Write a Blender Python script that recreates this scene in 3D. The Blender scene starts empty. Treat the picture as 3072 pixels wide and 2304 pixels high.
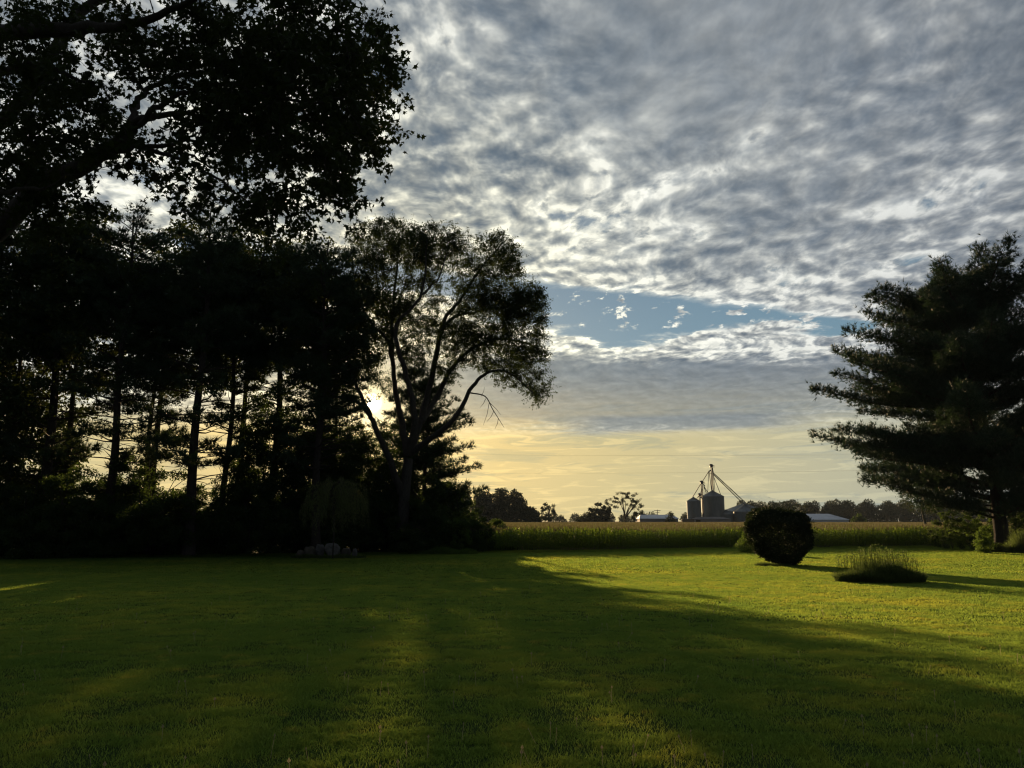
import bpy, bmesh, math, random
import numpy as np
from mathutils import Vector, Matrix

R = math.radians
scene = bpy.context.scene
col = scene.collection

# ------------------------------------------------------------------ camera
CAM_Z = 2.3
PITCH = 10.12
FPX = 768.0
cam_data = bpy.data.cameras.new("camera")
cam_data.lens = 27.0
cam_data.sensor_width = 36.0
cam_data.clip_start = 0.05
cam_data.clip_end = 20000
cam = bpy.data.objects.new("camera", cam_data)
cam.location = (0, 0, CAM_Z)
cam.rotation_euler = (R(90 + PITCH), 0, 0)
col.objects.link(cam)
scene.camera = cam

SUN_EL = 8.55
SUN_AZ = -10.45          # degrees from +Y, negative = towards -X
SD = Vector((math.sin(R(SUN_AZ)) * math.cos(R(SUN_EL)), math.cos(R(SUN_AZ)) * math.cos(R(SUN_EL)), math.sin(R(SUN_EL))))

# ------------------------------------------------------------------ render settings
scene.view_settings.view_transform = 'Standard'
scene.view_settings.look = 'None'
scene.view_settings.exposure = 0.5
scene.view_settings.gamma = 1.0
scene.view_settings.use_curve_mapping = False
scene.render.engine = 'CYCLES'
scene.cycles.use_denoising = True
scene.cycles.denoising_prefilter = 'ACCURATE'
scene.cycles.sample_clamp_direct = 20.0
scene.cycles.max_bounces = 6
scene.cycles.diffuse_bounces = 2
scene.cycles.glossy_bounces = 1
scene.cycles.transmission_bounces = 3
scene.cycles.transparent_max_bounces = 6
scene.cycles.volume_bounces = 0
scene.cycles.caustics_reflective = False
scene.cycles.caustics_refractive = False
scene.render.film_transparent = False
scene.cycles.filter_width = 1.2

# ------------------------------------------------------------------ world: sky with altocumulus deck
class NT:
    """small helper to write node trees as expressions"""
    def __init__(self, nt, two_d=False):
        self.nt = nt
        self.two_d = two_d
    def n(self, t, **kw):
        nd = self.nt.nodes.new(t)
        for k, v in kw.items():
            setattr(nd, k, v)
        return nd
    def put(self, sock, v):
        if isinstance(v, bpy.types.NodeSocket):
            self.nt.links.new(v, sock)
        else:
            sock.default_value = v
    def m(self, op, a, b=0.0, c=0.0, clamp=False):
        nd = self.n('ShaderNodeMath', operation=op, use_clamp=clamp)
        self.put(nd.inputs[0], a); self.put(nd.inputs[1], b); self.put(nd.inputs[2], c)
        return nd.outputs[0]
    def vm(self, op, a, b=(0, 0, 0), s=None):
        nd = self.n('ShaderNodeVectorMath', operation=op)
        self.put(nd.inputs[0], a)
        if len(nd.inputs) > 1: self.put(nd.inputs[1], b)
        if s is not None: self.put(nd.inputs['Scale'], s)
        return nd.outputs[1] if op in ('DOT_PRODUCT', 'LENGTH') else nd.outputs[0]
    def comb(self, x, y, z=0.0):
        nd = self.n('ShaderNodeCombineXYZ')
        self.put(nd.inputs[0], x); self.put(nd.inputs[1], y); self.put(nd.inputs[2], z)
        return nd.outputs[0]
    def noise(self, v, scale, detail=4.0, rough=0.55, dist=0.0, lac=2.0):
        nd = self.n('ShaderNodeTexNoise', noise_dimensions='2D' if self.two_d else '3D')
        self.put(nd.inputs['Vector'], v); self.put(nd.inputs['Scale'], scale)
        self.put(nd.inputs['Detail'], detail); self.put(nd.inputs['Roughness'], rough)
        self.put(nd.inputs['Distortion'], dist); self.put(nd.inputs['Lacunarity'], lac)
        return nd.outputs['Fac']
    def noisec(self, v, scale, detail=2.0):
        nd = self.n('ShaderNodeTexNoise', noise_dimensions='2D' if self.two_d else '3D')
        self.put(nd.inputs['Vector'], v); self.put(nd.inputs['Scale'], scale); self.put(nd.inputs['Detail'], detail)
        return nd.outputs['Color']
    def voro(self, v, scale, smooth=0.6):
        nd = self.n('ShaderNodeTexVoronoi', feature='SMOOTH_F1', voronoi_dimensions='2D' if self.two_d else '3D')
        self.put(nd.inputs['Vector'], v); self.put(nd.inputs['Scale'], scale)
        self.put(nd.inputs['Smoothness'], smooth)
        return nd.outputs['Distance']
    def ss(self, x, a, b, o0=0.0, o1=1.0):
        nd = self.n('ShaderNodeMapRange', interpolation_type='SMOOTHSTEP')
        self.put(nd.inputs['Value'], x); self.put(nd.inputs['From Min'], a); self.put(nd.inputs['From Max'], b)
        self.put(nd.inputs['To Min'], o0); self.put(nd.inputs['To Max'], o1)
        return nd.outputs[0]
    def lin(self, x, a, b, o0=0.0, o1=1.0):
        nd = self.n('ShaderNodeMapRange', interpolation_type='LINEAR')
        self.put(nd.inputs['Value'], x); self.put(nd.inputs['From Min'], a); self.put(nd.inputs['From Max'], b)
        self.put(nd.inputs['To Min'], o0); self.put(nd.inputs['To Max'], o1)
        return nd.outputs[0]
    def mix(self, f, a, b):
        nd = self.n('ShaderNodeMix', data_type='RGBA')
        self.put(nd.inputs[0], f); self.put(nd.inputs[6], a); self.put(nd.inputs[7], b)
        return nd.outputs[2]
    def ramp(self, x, pts, interp='LINEAR'):
        nd = self.n('ShaderNodeValToRGB')
        cr = nd.color_ramp; cr.interpolation = interp
        while len(cr.elements) < len(pts): cr.elements.new(0.5)
        for e, (p, c) in zip(cr.elements, pts):
            e.position = p; e.color = c if len(c) == 4 else (*c, 1)
        self.put(nd.inputs[0], x)
        return nd.outputs[0]

world = bpy.data.worlds.new("World")
scene.world = world
world.use_nodes = True
wt = world.node_tree
wt.nodes.clear()
W = NT(wt, True)
SKY_STRENGTH = 0.1
tc = W.n('ShaderNodeTexCoord')
D = W.vm('NORMALIZE', tc.outputs['Generated'])
sep = W.n('ShaderNodeSeparateXYZ'); wt.links.new(D, sep.inputs[0])
dx, dy, dz = sep.outputs
el = W.m('MAXIMUM', dz, 0.0)
ez = W.m('ADD', el, 0.012)
u = W.m('DIVIDE', dx, ez); v = W.m('DIVIDE', dy, ez)
P = W.comb(u, v, 0.0)
ez2 = W.m('ADD', el, 0.16)
Pt = W.comb(W.m('DIVIDE', dx, ez2), W.m('DIVIDE', dy, ez2), 0.0)      # cell pattern: thick cloud looks less squashed far off
sd = tuple(SD)
cosang = W.vm('DOT_PRODUCT', D, sd)
ang = W.m('ARCCOSINE', W.m('MINIMUM', cosang, 0.999999))       # radians from the sun
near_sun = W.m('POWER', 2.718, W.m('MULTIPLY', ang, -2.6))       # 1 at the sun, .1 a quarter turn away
sun_h = W.comb(math.sin(R(SUN_AZ)), math.cos(R(SUN_AZ)), 0)

# domain warp of the cloud plane
warp = W.vm('SCALE', W.vm('SUBTRACT', W.noisec(P, 1.6, 2.0), (0.5, 0.5, 0.0)), s=0.10)
Pw = W.vm('ADD', P, warp)
Ptw = W.vm('ADD', Pt, warp)
warp2 = W.vm('SCALE', W.vm('SUBTRACT', W.noisec(Pt, 9.0, 2.0), (0.5, 0.5, 0.0)), s=0.022)
Pw2 = W.vm('MULTIPLY', W.vm('ADD', Ptw, warp2), (1.0, 0.8, 1.0))
puffs = W.m('MULTIPLY', W.m('SUBTRACT', 0.62, W.voro(Pw2, 13.0, 0.8)), 0.50)
fine = W.noise(Pw2, 16.0, 4.0, 0.56)
fine_b = W.noise(W.vm('ADD', Pw2, (math.sin(R(SUN_AZ)) * 0.024, math.cos(R(SUN_AZ)) * 0.024, 0)), 16.0, 3.0, 0.56)
c0 = W.m('ADD', W.m('MULTIPLY', fine, 0.75), puffs)
relief = W.m('SUBTRACT', fine, fine_b)                          # + on the side that faces the sun
big = W.noise(Pw, 1.3, 3.0, 0.5)                                # large thick and thin areas
big2 = W.noise(W.vm('ADD', Ptw, (7.3, 2.1, 0)), 5.0, 2.0, 0.5)

# thick bank overhead to the right of the sun: a soft streak running away from the camera
th_a = W.vm('LENGTH', W.vm('MULTIPLY', W.vm('SUBTRACT', Pw, (0.40, 1.45, 0)), (1.7, 1.15, 1)))
bank = W.ss(th_a, 1.0, 0.25)
th_c = W.vm('LENGTH', W.vm('MULTIPLY', W.vm('SUBTRACT', Pw, (0.85, 2.25, 0)), (1.6, 0.9, 1)))
bank = W.m('MAXIMUM', bank, W.m('MULTIPLY', W.ss(th_c, 1.0, 0.1), 0.6))
bank = W.m('MAXIMUM', bank, W.m('MULTIPLY', W.ss(W.m('ADD', u, W.m('MULTIPLY', v, -0.5)), 0.0, 0.35), W.ss(v, 2.0, 1.5, 0.0, 0.55)))
thick = W.m('ADD', W.m('MULTIPLY', W.m('SUBTRACT', big, 0.5), 1.6), W.m('MULTIPLY', W.m('SUBTRACT', big2, 0.5), 1.2))
diag = W.noise(W.comb(W.m('ADD', W.m('MULTIPLY', u, 1.0), W.m('MULTIPLY', v, 0.7)), W.m('MULTIPLY', W.m('SUBTRACT', v, u), 0.35)), 3.4, 3.0, 0.55)
thick = W.m('ADD', thick, W.m('MULTIPLY', W.m('SUBTRACT', diag, 0.5), 1.9))
thick = W.m('ADD', thick, W.m('MULTIPLY', bank, 0.62))
away = W.ss(near_sun, 0.75, 0.25)                               # the deck thickens away from the sun
thick = W.m('ADD', thick, W.m('MULTIPLY', away, 0.12))
dens = W.m('ADD', W.m('MULTIPLY', W.m('SUBTRACT', c0, 0.50), W.m('ADD', 2.3, W.m('MULTIPLY', bank, -1.2))), W.m('ADD', thick, 0.50))
# --- the deck's far edge, then a clear wedge of sky
edge_n = W.m('MULTIPLY', W.m('SUBTRACT', W.noise(P, 3.0, 5.0, 0.6), 0.5), 0.26)
v_edge = W.m('ADD', W.m('ADD', 2.98, W.m('MULTIPLY', u, 0.36)), edge_n)
dv = W.m('SUBTRACT', v_edge, v)
deck = W.ss(dv, -0.05, 0.10)
edge_band = W.m('MULTIPLY', W.ss(dv, -0.04, 0.05), W.ss(dv, 0.5, 0.1))
dens_deck = W.m('MULTIPLY', W.m('ADD', dens, W.m('MULTIPLY', W.m('MULTIPLY', edge_band, 0.7), W.m('SUBTRACT', 0.34, dens))), deck)
# small loose puffs in the wedge
loose = W.ss(W.noise(Pw2, 13.0, 5.0, 0.65), 0.50, 0.78)
# --- far bank beyond the wedge
far_n = W.noise(P, 1.6, 6.0, 0.65)
wv = W.m('ADD', v, W.m('MULTIPLY', W.m('SUBTRACT', far_n, 0.5), 0.9))
low_a = W.m('SUBTRACT', 4.16, W.m('MULTIPLY', W.m('ABSOLUTE', W.m('SUBTRACT', u, 0.54)), 0.95))
low_b = W.m('SUBTRACT', 3.84, W.m('MULTIPLY', W.m('ABSOLUTE', W.m('SUBTRACT', u, 1.65)), 0.65))
wedge_v = W.m('MAXIMUM', low_a, low_b)
far_in = W.ss(W.m('SUBTRACT', wv, wedge_v), -0.10, 0.14)
far_tex = W.noise(W.vm('ADD', W.vm('MULTIPLY', Pt, (0.9, 1.0, 1)), warp), 9.0, 5.0, 0.62)
lens = W.m('MULTIPLY', W.m('MULTIPLY', W.ss(wv, 4.3, 4.75), W.ss(wv, 8.2, 6.6)), W.m('MULTIPLY', W.ss(u, -2.2, -0.2), W.ss(u, 3.4, 1.6)))
dens_far = W.m('MULTIPLY', W.m('MULTIPLY', far_in, W.ss(v, 9.0, 6.5)),
               W.m('ADD', W.m('ADD', 0.34, W.m('MULTIPLY', W.m('SUBTRACT', far_tex, 0.5), W.m('ADD', 1.9, W.m('MULTIPLY', lens, -1.5)))), W.m('MULTIPLY', lens, 1.25)))
outside = W.m('MAXIMUM', W.m('MULTIPLY', loose, W.m('MULTIPLY', W.ss(v, 4.0, 3.5), W.ss(u, 0.1, 0.5, 0.15, 0.34))), dens_far)
density = W.m('ADD', W.m('MULTIPLY', dens_deck, deck), W.m('MULTIPLY', W.m('SUBTRACT', 1.0, deck), outside))
cover = W.ss(density, -0.75, 0.15)
cover = W.m('MULTIPLY', W.m('MAXIMUM', cover, W.m('MULTIPLY', deck, 0.3)), W.m('MAXIMUM', W.m('MAXIMUM', deck, far_in), W.ss(density, 0.05, 0.2)))

# colour of lit and shaded cloud, by nearness to the sun; unseen side darkened to dim the lawn
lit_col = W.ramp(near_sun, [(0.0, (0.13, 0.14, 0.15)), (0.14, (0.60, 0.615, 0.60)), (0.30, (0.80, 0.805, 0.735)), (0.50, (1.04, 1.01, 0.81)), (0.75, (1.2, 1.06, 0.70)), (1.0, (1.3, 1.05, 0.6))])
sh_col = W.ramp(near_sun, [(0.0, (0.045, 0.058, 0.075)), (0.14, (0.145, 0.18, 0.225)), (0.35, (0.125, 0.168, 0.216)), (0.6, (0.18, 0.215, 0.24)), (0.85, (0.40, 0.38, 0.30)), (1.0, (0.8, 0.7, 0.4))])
shade_raw = W.lin(density, 0.05, 1.55)
shade_amt = W.m('SUBTRACT', W.m('MULTIPLY', shade_raw, W.m('SUBTRACT', 1.75, W.m('MULTIPLY', shade_raw, 0.75))), W.m('MULTIPLY', relief, W.m('ADD', W.m('ADD', 2.6, W.m('MULTIPLY', bank, -1.8)), W.m('MULTIPLY', lens, -2.2))))
shade_amt = W.m('SUBTRACT', 1.0, W.m('POWER', 2.718, W.m('MULTIPLY', W.m('MAXIMUM', shade_amt, 0.0), -1.55)))
shade_amt = W.m('MULTIPLY', shade_amt, 1.12, clamp=True)
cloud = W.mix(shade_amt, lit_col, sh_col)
rim = W.m('MULTIPLY', W.ss(density, -0.1, 0.2), W.ss(density, 0.6, 0.2))
cloud = W.vm('SCALE', cloud, s=W.m('MULTIPLY', W.m('ADD', 0.97, W.m('MULTIPLY', rim, 0.16)), W.lin(fine, 0.3, 0.7, 0.90, 1.10)))

# clear sky: the Sky Texture, cooled a little as the photograph shows it
nish = W.n('ShaderNodeTexSky', sky_type='NISHITA')
nish.sun_disc = False
nish.sun_elevation = R(SUN_EL)
nish.sun_rotation = R(SUN_AZ)
nish.altitude = 200; nish.air_density = 1.0; nish.dust_density = 0.8; nish.ozone_density = 1.2
clear = W.vm('SCALE', nish.outputs[0], s=SKY_STRENGTH)
blue = W.ramp(el, [(0.0, (0.78, 0.60, 0.27)), (0.07, (0.62, 0.52, 0.28)), (0.17, (0.42, 0.43, 0.34)), (0.22, (0.13, 0.255, 0.345)), (0.45, (0.09, 0.155, 0.25)), (1.0, (0.06, 0.11, 0.2))])
clear = W.mix(0.8, clear, blue)
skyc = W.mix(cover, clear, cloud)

# low haze light towards the horizon with thin lit streaks
streak_q = W.comb(W.m('MULTIPLY', dx, 6.0), W.m('MULTIPLY', dz, 55.0), 0.0)
st = W.noise(streak_q, 1.0, 6.0, 0.62, 0.6)
st2 = W.noise(W.vm('ADD', streak_q, (5, 9, 3)), 2.3, 5.0, 0.6, 0.8)
hz = W.ramp(near_sun, [(0.0, (0.10, 0.115, 0.13)), (0.12, (0.38, 0.40, 0.34)), (0.22, (0.50, 0.48, 0.33)), (0.40, (0.66, 0.56, 0.29)), (0.62, (0.90, 0.68, 0.29)), (0.85, (1.1, 0.82, 0.36)), (1.0, (1.9, 1.5, 0.7))])  # unseen side opposite the sun darkened to cut light on the lawn
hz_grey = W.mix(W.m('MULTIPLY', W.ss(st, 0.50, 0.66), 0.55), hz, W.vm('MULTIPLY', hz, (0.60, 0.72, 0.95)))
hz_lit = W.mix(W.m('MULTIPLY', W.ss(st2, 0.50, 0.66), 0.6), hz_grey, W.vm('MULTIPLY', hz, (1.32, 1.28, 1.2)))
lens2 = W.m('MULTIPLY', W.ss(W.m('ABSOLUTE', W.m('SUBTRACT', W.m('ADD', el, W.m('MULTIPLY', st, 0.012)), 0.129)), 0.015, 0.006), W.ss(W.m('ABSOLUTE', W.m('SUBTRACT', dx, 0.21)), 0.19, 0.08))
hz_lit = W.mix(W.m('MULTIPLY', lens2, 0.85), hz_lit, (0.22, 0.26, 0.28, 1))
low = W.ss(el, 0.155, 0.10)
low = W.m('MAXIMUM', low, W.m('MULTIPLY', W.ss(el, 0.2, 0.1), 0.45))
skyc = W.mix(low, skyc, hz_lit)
# sun and its aureole
aur = W.m('MULTIPLY', W.m('POWER', 2.718, W.m('MULTIPLY', ang, -26.0)), 0.9)
core = W.m('MULTIPLY', W.ss(ang, R(0.85), R(0.2)), 4.0)
disc = W.m('MULTIPLY', W.ss(ang, R(0.36), R(0.24)), 60.0)
glow = W.vm('SCALE', (1.0, 0.80, 0.42), s=W.m('ADD', aur, core))
glow = W.vm('ADD', glow, W.vm('SCALE', (1.0, 0.9, 0.7), s=disc))
skyc = W.vm('ADD', skyc, glow)
# below the horizon: dull ground tone
skyc = W.mix(W.ss(dz, 0.0, -0.01), skyc, (0.05, 0.06, 0.04, 1))
bg = W.n('ShaderNodeBackground')
bg.inputs['Strength'].default_value = SKY_STRENGTH
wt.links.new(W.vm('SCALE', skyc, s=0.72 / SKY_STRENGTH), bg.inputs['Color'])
wo = W.n('ShaderNodeOutputWorld')
wt.links.new(bg.outputs[0], wo.inputs[0])

# ------------------------------------------------------------------ sun
sun_data = bpy.data.lights.new("sun", 'SUN')
sun_data.energy = 5.0
sun_data.angle = R(0.5)
sun_data.color = (1.0, 0.66, 0.33)
sun = bpy.data.objects.new("sun", sun_data)
sun.rotation_euler = Vector((-SD.x, -SD.y, -SD.z)).to_track_quat('-Z', 'Y').to_euler()
sun.location = (0, 0, 60)
col.objects.link(sun)

# ================================================================== helpers
CP, SP = math.cos(R(PITCH)), math.sin(R(PITCH))
def at(px, py, Y):
    """world point seen at pixel (px, py) of the 1024 x 768 frame, on the upright plane y = Y"""
    a = (px - 512) / FPX; b = (384 - py) / FPX
    dy_ = CP - b * SP; dz_ = SP + b * CP
    t = Y / dy_
    return Vector((a * t, Y, CAM_Z + dz_ * t))

def H(x, y):
    return 0.75 * math.exp(-((x / 34.0) ** 2 + (y / 23.0) ** 2)) + 0.035 * math.sin(x * 0.21 + 1.3) * math.sin(y * 0.17) * math.exp(-(x * x + y * y) / 9000.0)
def Hn(x, y):
    return 0.75 * np.exp(-((x / 34.0) ** 2 + (y / 23.0) ** 2)) + 0.035 * np.sin(x * 0.21 + 1.3) * np.sin(y * 0.17) * np.exp(-(x * x + y * y) / 9000.0)

def tag(o, label=None, cat=None, group=None, kind=None):
    if label: o["label"] = label
    if cat: o["category"] = cat
    if group: o["group"] = group
    if kind: o["kind"] = kind
    return o

def empty(name, loc=(0, 0, 0), rz=0.0):
    o = bpy.data.objects.new(name, None)
    o.location = loc; o.rotation_euler = (0, 0, rz)
    o.empty_display_size = 0.3
    col.objects.link(o)
    return o

class Geo:
    """collects polygons of any size in numpy arrays and links them as one mesh object"""
    def __init__(self):
        self.v = []; self.f = []; self.n = 0            # f: (array of shape (m, k), material index, smooth)
    def add(self, verts, faces, mi=0, smooth=False):
        verts = np.asarray(verts, dtype=np.float32).reshape(-1, 3)
        faces = np.asarray(faces, dtype=np.int32)
        self.f.append((faces + self.n, mi, smooth)); self.v.append(verts); self.n += len(verts)
    def poly(self, pts, mi=0):
        self.add(pts, [list(range(len(pts)))], mi)
    def box(self, c, s, rz=0.0, mi=0):
        x, y, z = s[0] / 2, s[1] / 2, s[2] / 2
        p = np.array([(-x, -y, -z), (x, -y, -z), (x, y, -z), (-x, y, -z), (-x, -y, z), (x, -y, z), (x, y, z), (-x, y, z)])
        if rz:
            cs, sn = math.cos(rz), math.sin(rz)
            p = np.stack([p[:, 0] * cs - p[:, 1] * sn, p[:, 0] * sn + p[:, 1] * cs, p[:, 2]], 1)
        self.add(p + np.array(c), [(0, 3, 2, 1), (4, 5, 6, 7), (0, 1, 5, 4), (1, 2, 6, 5), (2, 3, 7, 6), (3, 0, 4, 7)], mi)
    def tube(self, pts, rad, k=6, mi=0, cap=False):
        P_ = np.asarray(pts, dtype=float); n = len(P_)
        rad = np.broadcast_to(np.asarray(rad, dtype=float), (n,))
        T = np.gradient(P_, axis=0)
        T /= np.linalg.norm(T, axis=1)[:, None] + 1e-9
        ref = np.array((0.0, 0.0, 1.0)) if abs(T[0][2]) < 0.9 else np.array((1.0, 0.0, 0.0))
        A = np.cross(T, ref); A /= np.linalg.norm(A, axis=1)[:, None] + 1e-9
        B = np.cross(T, A)
        th = np.linspace(0, 2 * math.pi, k, endpoint=False)
        ring = P_[:, None, :] + rad[:, None, None] * (A[:, None, :] * np.cos(th)[None, :, None] + B[:, None, :] * np.sin(th)[None, :, None])
        idx = np.arange(n * k).reshape(n, k)
        a = idx[:-1]; b = np.roll(a, -1, 1); c = np.roll(idx[1:], -1, 1); d = idx[1:]
        self.add(ring.reshape(-1, 3), np.stack([a, b, c, d], -1).reshape(-1, 4), mi, True)
        if cap:
            self.f.append((np.array([list(idx[-1])], dtype=np.int32) + self.n - n * k, mi, False))
            self.f.append((np.array([list(idx[0][::-1])], dtype=np.int32) + self.n - n * k, mi, False))
    def lathe(self, prof, k=24, c=(0, 0, 0), mi=0, smooth=True):
        prof = np.asarray(prof, dtype=float)
        th = np.linspace(0, 2 * math.pi, k, endpoint=False)
        ring = np.stack([prof[:, 0][:, None] * np.cos(th), prof[:, 0][:, None] * np.sin(th), np.repeat(prof[:, 1][:, None], k, 1)], -1) + np.array(c)
        idx = np.arange(len(prof) * k).reshape(len(prof), k)
        a = idx[:-1]; b = np.roll(a, -1, 1); cc = np.roll(idx[1:], -1, 1); d = idx[1:]
        self.add(ring.reshape(-1, 3), np.stack([a, b, cc, d], -1).reshape(-1, 4), mi, smooth)
    def scatter(self, C, X, Y, Z, size, tv, tf, mi=0):
        """place the template (tv, tf) at every centre C with axes X, Y, Z and size"""
        tv = np.asarray(tv, dtype=float); N = len(C)
        if N == 0: return
        size = np.asarray(size, dtype=float).reshape(-1, 1, 1)
        V = C[:, None, :] + size * (tv[None, :, 0:1] * X[:, None, :] + tv[None, :, 1:2] * Y[:, None, :] + tv[None, :, 2:3] * Z[:, None, :])
        off = (np.arange(N) * len(tv))[:, None, None]
        base = self.n
        first = True
        for grp in tf:
            g = np.asarray(grp, dtype=np.int64)[None] + off
            g = g.reshape(-1, g.shape[-1])
            if first:
                self.add(V.reshape(-1, 3), g, mi); first = False
            else:
                self.f.append(((g + base).astype(np.int32), mi, False))
    def build(self, name, mats, parent=None, loc=None):
        me = bpy.data.meshes.new(name)
        if self.v:
            V = np.concatenate(self.v)
            me.vertices.add(len(V)); me.vertices.foreach_set("co", V.ravel())
            loops = np.concatenate([f.ravel() for f, _, _ in self.f])
            sizes = np.concatenate([np.full(len(f), f.shape[1], dtype=np.int32) for f, _, _ in self.f])
            mi = np.concatenate([np.full(len(f), m, dtype=np.int32) for f, m, _ in self.f])
            sm = np.concatenate([np.full(len(f), s, dtype=bool) for f, _, s in self.f])
            me.loops.add(len(loops)); me.loops.foreach_set("vertex_index", loops.astype(np.int32))
            me.polygons.add(len(sizes))
            starts = np.concatenate([[0], np.cumsum(sizes)[:-1]]).astype(np.int32)
            me.polygons.foreach_set("loop_start", starts)
            me.polygons.foreach_set("material_index", mi)
            me.polygons.foreach_set("use_smooth", sm)
            me.update(calc_edges=True)
        for m_ in (mats if isinstance(mats, (list, tuple)) else [mats]):
            me.materials.append(m_)
        o = bpy.data.objects.new(name, me)
        if loc is not None: o.location = loc
        if parent is not None: o.parent = parent
        col.objects.link(o)
        return o

def copy_tree(o, parent=None, loc=None, rz=None, scale=None):
    c = o.copy(); col.objects.link(c); c.parent = parent
    if loc is not None: c.location = loc
    if rz is not None: c.rotation_euler = (0, 0, rz)
    if scale is not None: c.scale = scale
    for ch in list(o.children):
        copy_tree(ch, c)
    return c

# ------------------------------------------------------------------ materials
def new_mat(name):
    m_ = bpy.data.materials.new(name); m_.use_nodes = True
    m_.node_tree.nodes.clear()
    return m_, NT(m_.node_tree)

def leaf_mat(name, c1, c2, trans, tmix=0.4, rough=0.6, scale=0.6, spec=0.12, obj_coords=False):
    """leaf: diffuse + light passing through it, hue varied over the plant and leaf by leaf"""
    m_, N = new_mat(name)
    g = N.n('ShaderNodeNewGeometry')
    nz = N.noise(g.outputs['Position'], scale, 2.0, 0.5)
    rnd = g.outputs['Random Per Island']
    f = N.m('ADD', N.m('MULTIPLY', N.lin(nz, 0.3, 0.7), 0.6), N.m('MULTIPLY', rnd, 0.4), clamp=True)
    base = N.mix(f, (*c1, 1), (*c2, 1))
    d = N.n('ShaderNodeBsdfPrincipled')
    N.put(d.inputs['Base Color'], base); d.inputs['Roughness'].default_value = rough
    d.inputs['Specular IOR Level'].default_value = spec
    t = N.n('ShaderNodeBsdfTranslucent')
    N.put(t.inputs[0], N.mix(f, (*trans, 1), tuple(c * 0.62 for c in trans) + (1,)))
    mx = N.n('ShaderNodeMixShader'); mx.inputs[0].default_value = tmix
    N.nt.links.new(d.outputs[0], mx.inputs[1]); N.nt.links.new(t.outputs[0], mx.inputs[2])
    out = N.n('ShaderNodeOutputMaterial'); N.nt.links.new(mx.outputs[0], out.inputs[0])
    return m_

def solid_mat(name, c1, c2, scale=3.0, rough=0.8, metal=0.0, bump=0.3, stretch=(1, 1, 1), detail=5.0, bscale=None, spec=0.3, coords='Object'):
    m_, N = new_mat(name)
    t = N.n('ShaderNodeTexCoord')
    q = N.vm('MULTIPLY', t.outputs[coords], stretch)
    nz = N.noise(q, scale, detail, 0.6)
    base = N.mix(N.lin(nz, 0.3, 0.7), (*c1, 1), (*c2, 1))
    d = N.n('ShaderNodeBsdfPrincipled')
    N.put(d.inputs['Base Color'], base); d.inputs['Roughness'].default_value = rough; d.inputs['Metallic'].default_value = metal
    d.inputs['Specular IOR Level'].default_value = spec
    if bump:
        b = N.n('ShaderNodeBump'); b.inputs['Strength'].default_value = bump
        N.put(b.inputs['Height'], N.noise(q, bscale or scale * 3, 4.0, 0.6)); b.inputs['Distance'].default_value = 0.05
        N.nt.links.new(b.outputs[0], d.inputs['Normal'])
    out = N.n('ShaderNodeOutputMaterial'); N.nt.links.new(d.outputs[0], out.inputs[0])
    return m_

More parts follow.
